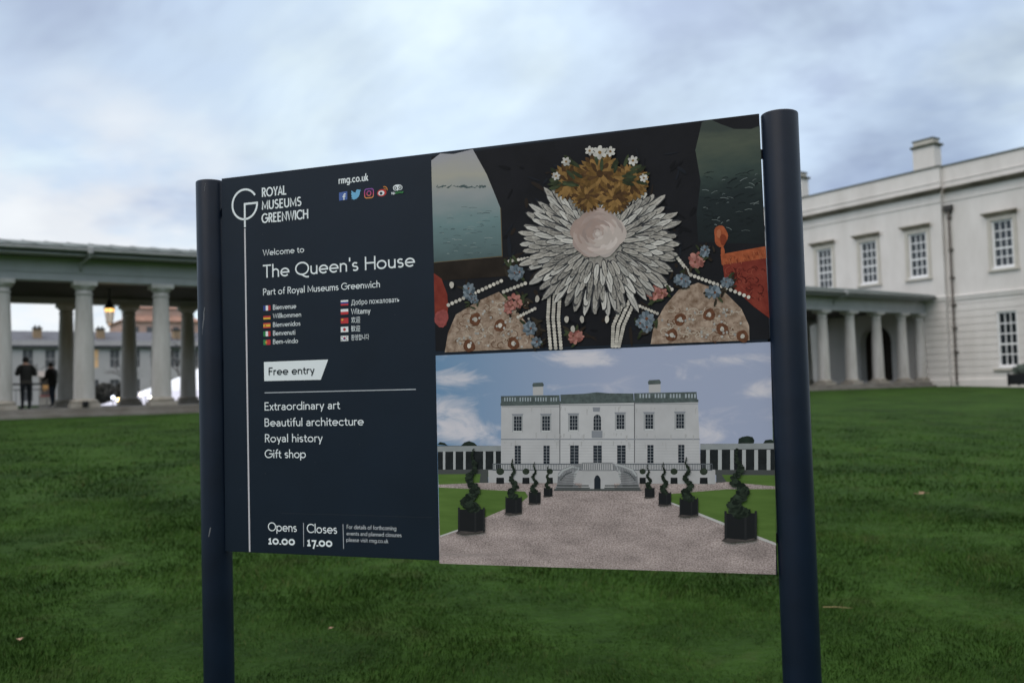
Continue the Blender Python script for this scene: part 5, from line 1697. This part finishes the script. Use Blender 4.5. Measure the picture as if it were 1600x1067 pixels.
def build_museum():
    MW = mat('museum_wall', (0.42, 0.405, 0.41), .9, var=.07, scale=.4); SL = mat('slate_roof', (0.10, 0.105, 0.125), .8, var=.15, scale=1, stretch=(1, 1, 4))
    DC = mat('dark_cornice', (0.05, 0.055, 0.06), .8); CHB = mat('buff_chimney_brick', (0.30, 0.215, 0.14), .9, var=.15, scale=2); WG = mat('museum_window', (0.11, 0.11, 0.12), .35)
    LIT = mat('lit_window', (0.60, 0.40, 0.22), .5, emit=.25)
    T = 80.0
    h = thing('museum_building', 'long pale two storey museum with slate roof seen through the colonnade', 'building', fr(0, T, .5), B)
    ua, ub = -30, 46
    wl = [(u, ) for u in ()]
    cols_ = [5.5 + 2.2 * 3.4 * 0 + 2.21 * k for k in range(-15, 18)]
    mb = MB()
    holes = [(u - .5, u + .5, 4.6, 6.6) for u in cols_] + [(u - .5, u + .5, 1.0, 3.2) for u in cols_]
    # facade is built facing -x then swapped to face -y
    tmp = MB()
    relief(tmp, ua, ub, -.2, 7.0, holes, 0, MW, deep=.25)
    mb.geo([(y, x, z) for x, y, z in tmp.v], tmp.f, MW)
    mb.box((ua, .02, 7.0), (ub, .5, 7.62), MW)
    mb.box((ua, 9.5, -.2), (ub, 10, 7.6), MW); mb.box((ua, .5, -.2), (ua + .3, 9.5, 7.6), MW); mb.box((ub - .3, .5, -.2), (ub, 9.5, 7.6), MW)
    mb.build('wall', h)
    mb = MB(); mb.box((ua - .2, -.35, 6.78), (ub + .2, -.003, 7.08), DC); mb.build('cornice', h)
    mb = MB()
    vs = [(ua, .1, 7.63), (ua, 5, 9.0), (ua, 9.9, 7.63), (ub, .1, 7.63), (ub, 5, 9.0), (ub, 9.9, 7.63)]
    mb.geo(vs, [(0, 3, 4, 1), (1, 4, 5, 2), (0, 1, 2), (3, 5, 4), (0, 2, 5, 3)], SL)
    rf = mb.build('roof', h)
    for u in (-24, -16.5, -8, -.5, 6.57, 13.07, 21.5, 29, 38):
        mb = MB(); mb.box((u - .42, 1.2, 7.7), (u + .42, 2.2, 9.0), CHB); mb.box((u - .5, 1.1, 9.0), (u + .5, 2.3, 9.14), DC)
        for q in (-.2, .2): mb.lathe([(.13, 9.141), (.11, 9.4)], DC, (u + q, 1.7), 8)
        mb.build('chimney', rf)
    for k, u in enumerate(cols_):
        for z0, z1 in ((4.6, 6.6), (1.0, 3.2)):
            mb = MB()
            lit = (k == 18 and z0 > 4)
            mb.face([(u - .5, .2, z0), (u + .5, .2, z0), (u + .5, .2, z1), (u - .5, .2, z1)], LIT if lit else WG)
            wn = mb.build('window', h)
            mb = MB()
            mb.box((u - .03, .14, z0), (u + .03, .195, z1), MW); mb.box((u - .5, .15, (z0 + z1) / 2 - .04), (u - .032, .19, (z0 + z1) / 2 + .04), MW)
            mb.box((u + .032, .15, (z0 + z1) / 2 - .04), (u + .5, .19, (z0 + z1) / 2 + .04), MW)
            mb.build('window_frame', wn)


build_museum()


def build_brick_tower():
    PB_ = mat('pink_brick', (0.42, 0.265, 0.215), .9, scale=.5, col2=(0.52, 0.36, 0.31)); RB = mat('orange_tile', (0.33, 0.195, 0.15), .9, var=.25, scale=1)
    WG = mat('museum_window', (0.11, 0.11, 0.12), .35)
    h = thing('brick_building', 'pinkish red brick building with stepped roof behind the museum', 'building', fr(32.5, 140, .4), B)
    mb = MB(); mb.box((-7, 0, 0), (7, 12, 14.6), PB_); mb.box((-5, 1, 15.3), (5, 11, 17.2), PB_); mb.build('wall', h)
    mb = MB()
    mb.box((-7.3, -.3, 14.6), (7.3, 12.3, 14.9), RB)
    vs = [(-7.2, -.2, 14.9), (7.2, -.2, 14.9), (7.2, 12.2, 14.9), (-7.2, 12.2, 14.9), (-5, 1, 15.9), (5, 1, 15.9), (5, 11, 15.9), (-5, 11, 15.9)]
    mb.geo(vs, [(0, 1, 5, 4), (1, 2, 6, 5), (2, 3, 7, 6), (3, 0, 4, 7)], RB)
    vs = [(-5.3, .7, 17.2), (5.3, .7, 17.2), (5.3, 11.3, 17.2), (-5.3, 11.3, 17.2), (-2.5, 6, 18.6), (2.5, 6, 18.6)]
    mb.geo(vs, [(0, 1, 5, 4), (1, 2, 5), (2, 3, 4, 5), (3, 0, 4), (0, 3, 2, 1)], RB)
    mb.build('roof', h)
    for k in range(5):
        mb = MB(); x = -4.6 + 2.3 * k
        mb.box((x - .5, -.06, 12.2), (x + .5, -.003, 13.8), WG); mb.build('window', h)


build_brick_tower()


def build_tree(name, label, loc, height, seed, spread=.55, levels=6, bark=(0.075, 0.068, 0.066), bushy=False):
    rr = random.Random(seed)
    BK = mat('bare_bark_%d' % seed, bark, .9, var=.2, scale=3)
    root = thing(name, label, 'tree', loc)
    tr, cr = MB(), MB()
    def grow(p, d, L_, r, lv):
        n = 3
        pts = [p]; dd = d.copy()
        for i in range(n):
            dd = (dd + Vector((rr.uniform(-1, 1), rr.uniform(-1, 1), rr.uniform(-.3, .6))) * .14).normalized()
            pts.append(pts[-1] + dd * L_ / n)
        rs = [r * (1 - .4 * i / n) for i in range(n + 1)]
        (tr if lv <= 1 else cr).tube(pts, rs, BK, 6 if lv < 3 else 3)
        if lv >= levels: return
        for k in range(2 if lv == 0 else rr.choice((2, 3, 3))):
            a = rr.uniform(0, 2 * math.pi); s = rr.uniform(.5, 1.0) * spread
            q = dd.orthogonal().normalized(); q2 = dd.cross(q)
            nd = (dd + (q * math.cos(a) + q2 * math.sin(a)) * s * 1.3).normalized()
            st = pts[-1] if k < 2 else pts[-2]
            grow(st, nd, L_ * rr.uniform(.66, .84), r * .58, lv + 1)
    grow(Vector((0, 0, -.1)), Vector((0, 0, 1)), height * .27, height * .022, 0)
    tr.build('trunk', root)
    cr.build('crown', root)


build_tree('bare_tree', 'bare grey winter tree behind the colonnade near the sign post', fr(17.4, 60, .6), 9.0, 4)
build_tree('bare_tree', 'small bare tree in front of the museum behind the lantern', fr(10.6, 50, .7), 5.6, 9, levels=5)
build_tree('bare_tree', 'slender bare tree in front of the museum beside the two people', fr(4.6, 55, .7), 5.2, 15, levels=5)


def build_shrubs():
    LF = mat('dark_shrub_leaf', (0.040, 0.040, 0.035), .8, var=.4, scale=3, island=.4); ST = mat('shrub_stem', (0.04, 0.03, 0.022), .9)
    for k, (u, t, r, lab) in enumerate(((5.55, 31, .72, 'dark round shrub behind the colonnade, under the lantern'), (7.2, 33, .8, 'dark shrub left of the marquee, between two rear columns'),
                                        (9.0, 30, .75, 'dark shrub right in front of the marquee slope'))):
        s = thing('shrub', lab, 'shrub', fr(u, t, 1.0), 0, 'dark shrubs behind the colonnade')
        mb = MB()
        for q in range(5):
            a = q * 1.26
            mb.tube([(0, 0, -.05), (.25 * math.cos(a), .25 * math.sin(a), r * .9), (.5 * math.cos(a) * r, .5 * math.sin(a) * r, r * 1.6)], [.04, .03, .012], ST, 6)
        mb.build('stem', s)
        mb = MB(); leaf_cloud(mb, (0, 0, r * 1.15), r, 1500, LF, .13, (1, 1, 1.05), 40 + k, .25); mb.build('foliage', s)


build_shrubs()


def build_marquee():
    CV = mat('white_canvas', (0.80, 0.83, 0.88), .7, var=.04, scale=1); VL = mat('lilac_canvas', (0.62, 0.62, 0.72), .7, var=.05, scale=1); MT = mat('marquee_pole', (0.4, 0.4, 0.42), .5)
    h = thing('marquee', 'white pitched marquee with sloping edge glowing behind the last columns by the sign', 'marquee', fr(13.5, 25, 1.03), B)
    mb = MB()
    W_, D_, Z_ = 8.5, 5.0, 3.9
    def lin(a, b, q): return tuple(a[i] + (b[i] - a[i]) * q for i in range(3))
    base = [(-W_, -D_, .12), (W_, -D_, .12), (W_, D_, .12), (-W_, D_, .12)]
    ap = (0, 0, Z_)
    n = 8
    for s in range(4):
        a, b_ = base[s], base[(s + 1) % 4]
        for q in range(n):
            q0, q1 = q / n, (q + 1) / n
            sag = lambda t: -.25 * math.sin(math.pi * t)
            p = [lin(a, ap, q0), lin(b_, ap, q0), lin(b_, ap, q1), lin(a, ap, q1)]
            p = [(p[0][0], p[0][1], p[0][2] + sag(q0)), (p[1][0], p[1][1], p[1][2] + sag(q0)), (p[2][0], p[2][1], p[2][2] + sag(q1)), (p[3][0], p[3][1], p[3][2] + sag(q1))]
            mb.face(p, VL if q < 2 else CV)
    mb.build('canopy', h)
    mb = MB(); mb.tube([(0, 0, 0), (0, 0, Z_ + .3)], .08, MT, 10); mb.build('pole', h)
    mb = MB()
    for c in base: mb.tube([(c[0], c[1], -.05), (c[0], c[1], .3)], .04, MT, 8)
    mb.build('peg', h)


build_marquee()


def build_lights():
    PO = mat('lamp_stem', (0.03, 0.03, 0.03), .6)
    WM = mat('warm_globe', (1.0, 0.72, 0.32), .4, emit=7); OR = mat('amber_globe', (1.0, 0.48, 0.12), .4, emit=5); WT = mat('white_globe', (1.0, 0.95, 0.86), .4, emit=9); BL = mat('cool_globe', (0.80, 0.86, 1.0), .4, emit=4)
    spots = ((3.78, 1.62, BL, .09, 'cool white globe light low down, leftmost of the lights behind the colonnade'), (4.02, 1.50, WM, .09, 'warm globe light beside the cool white one'),
             (4.22, 1.42, OR, .10, 'amber globe light in the middle of the left cluster'), (4.42, 1.36, OR, .09, 'amber globe light next to the dark rear column'),
             (5.12, 1.74, WM, .08, 'small warm globe light left of the pair before the marquee'), (5.36, 1.80, WT, .08, 'small white globe light high in the pair before the marquee'), (5.60, 1.52, WT, .13, 'largest brightest white globe light before the marquee'),
             (7.20, 1.22, WT, .09, 'white globe light alone at the foot of the marquee slope'))
    for u, z, m, r, lab in spots:
        l = thing('globe_light', lab, 'lamp', fr(u, 17.5, 1.03), B, 'lit globe lights before the marquee')
        mb = MB(); mb.tube([(0, 0, -.03), (0, 0, max(.03, z - 1.03 - r * .8))], .02, PO, 8); mb.lathe([(.08, -.02), (.08, .02)], PO, n=12); mb.build('stem', l)
        mb = MB(); mb.sphere((0, 0, z - 1.03), r, m, 16, 10); mb.build('globe', l)
    # small lit kiosk
    k = thing('market_kiosk', 'small kiosk with warm lit counter seen between the two people', 'kiosk', fr(3.22, 40, 1.03), B)
    k.scale = (.55, .6, .95)
    WD = mat('kiosk_wood', (0.26, 0.235, 0.22), .85, var=.2); LT = mat('kiosk_light', (0.7, 0.40, 0.16), .5, emit=.22); RD = mat('kiosk_red', (0.35, 0.06, 0.05), .8)
    mb = MB(); mb.box((-.9, 0, 0), (.9, 1.4, .85), WD); mb.box((-.9, 0, .85), (-.8, 1.4, 2.3), WD); mb.box((.8, 0, .85), (.9, 1.4, 2.3), WD); mb.box((-.8, 1.3, .85), (.8, 1.4, 2.3), WD); mb.build('body', k)
    mb = MB(); mb.geo([(-1.1, -.4, 2.3), (1.1, -.4, 2.3), (1.1, 1.6, 2.3), (-1.1, 1.6, 2.3), (-1.1, .6, 2.75), (1.1, .6, 2.75)], [(0, 1, 5, 4), (2, 3, 4, 5), (1, 2, 5), (3, 0, 4), (0, 3, 2, 1)], WD); mb.build('roof', k)
    mb = MB(); mb.box((-.45, 1.2, 1.3), (.45, 1.29, 1.75), LT); mb.build('lit_display', k)
    mb = MB(); mb.box((-.92, -.10, .86), (.92, .3, .92), RD); mb.build('counter', k)


build_lights()


# ------------------------------------------------------------------ leaf and straw on the lawn
def build_litter():
    LF = mat('dry_leaf', (0.30, 0.19, 0.13), .8, var=.2, scale=30)

    def leaf(x, y, rz, sc, lab):
        l = thing('fallen_leaf', lab, 'leaf', (x, y, float(ter(x, y)) + .035), rz, 'dry leaves fallen on the lawn')
        l.scale = (sc, sc, sc)
        mb = MB()
        outl = [(0, -.075), (.03, -.05), (.025, -.03), (.06, -.02), (.035, .0), (.05, .03), (.02, .03), (0, .085), (-.02, .03), (-.05, .03), (-.035, 0), (-.06, -.02), (-.025, -.03), (-.03, -.05)]
        vs = [(b_ * 1.0, a * 1.0, .012 + 7 * a * a) for a, b_ in outl]
        n = len(vs)
        vs2 = vs + [(p[0], p[1], p[2] + .002) for p in vs] + [(0, 0, .010), (0, 0, .012)]
        fs = [(i, (i + 1) % n, 2 * n) for i in range(n)] + [(n + i, n + (i + 1) % n, 2 * n + 1) for i in range(n)] + [(i, (i + 1) % n, n + (i + 1) % n, n + i) for i in range(n)]
        mb.geo(vs2, fs, LF)
        mb.build('blade', l)
        mb = MB(); mb.tube([(-.07, 0, .014), (-.13, .02, .02)], .003, LF, 5); mb.build('stalk', l)

    leaf(4.95, 11.15, .3, 1.0, 'curled dry brown leaf lying on the lawn at the right')
    leaf(-1.15, 5.66, 1.2, .26, 'tiny orange leaf fragment on the grass below the opening times')
    leaf(-2.93, 5.42, 2.2, .36, 'small pale leaf on the grass in the lower left corner')
    ST = mat('straw', (0.26, 0.20, 0.10), .8)
    x, y = 2.0, 6.02
    mb = MB()
    mb.tube([(-.02, 0, .040), (.07, .0, .038), (.16, -.03, .036)], [.0035, .003, .002], ST, 6)
    o = mb.build('straw_stalk')
    o.location = (x, y, float(ter(x, y)))
    tag(o, 'thin straw coloured stalk lying on the grass beside the right post', 'straw')


build_litter()
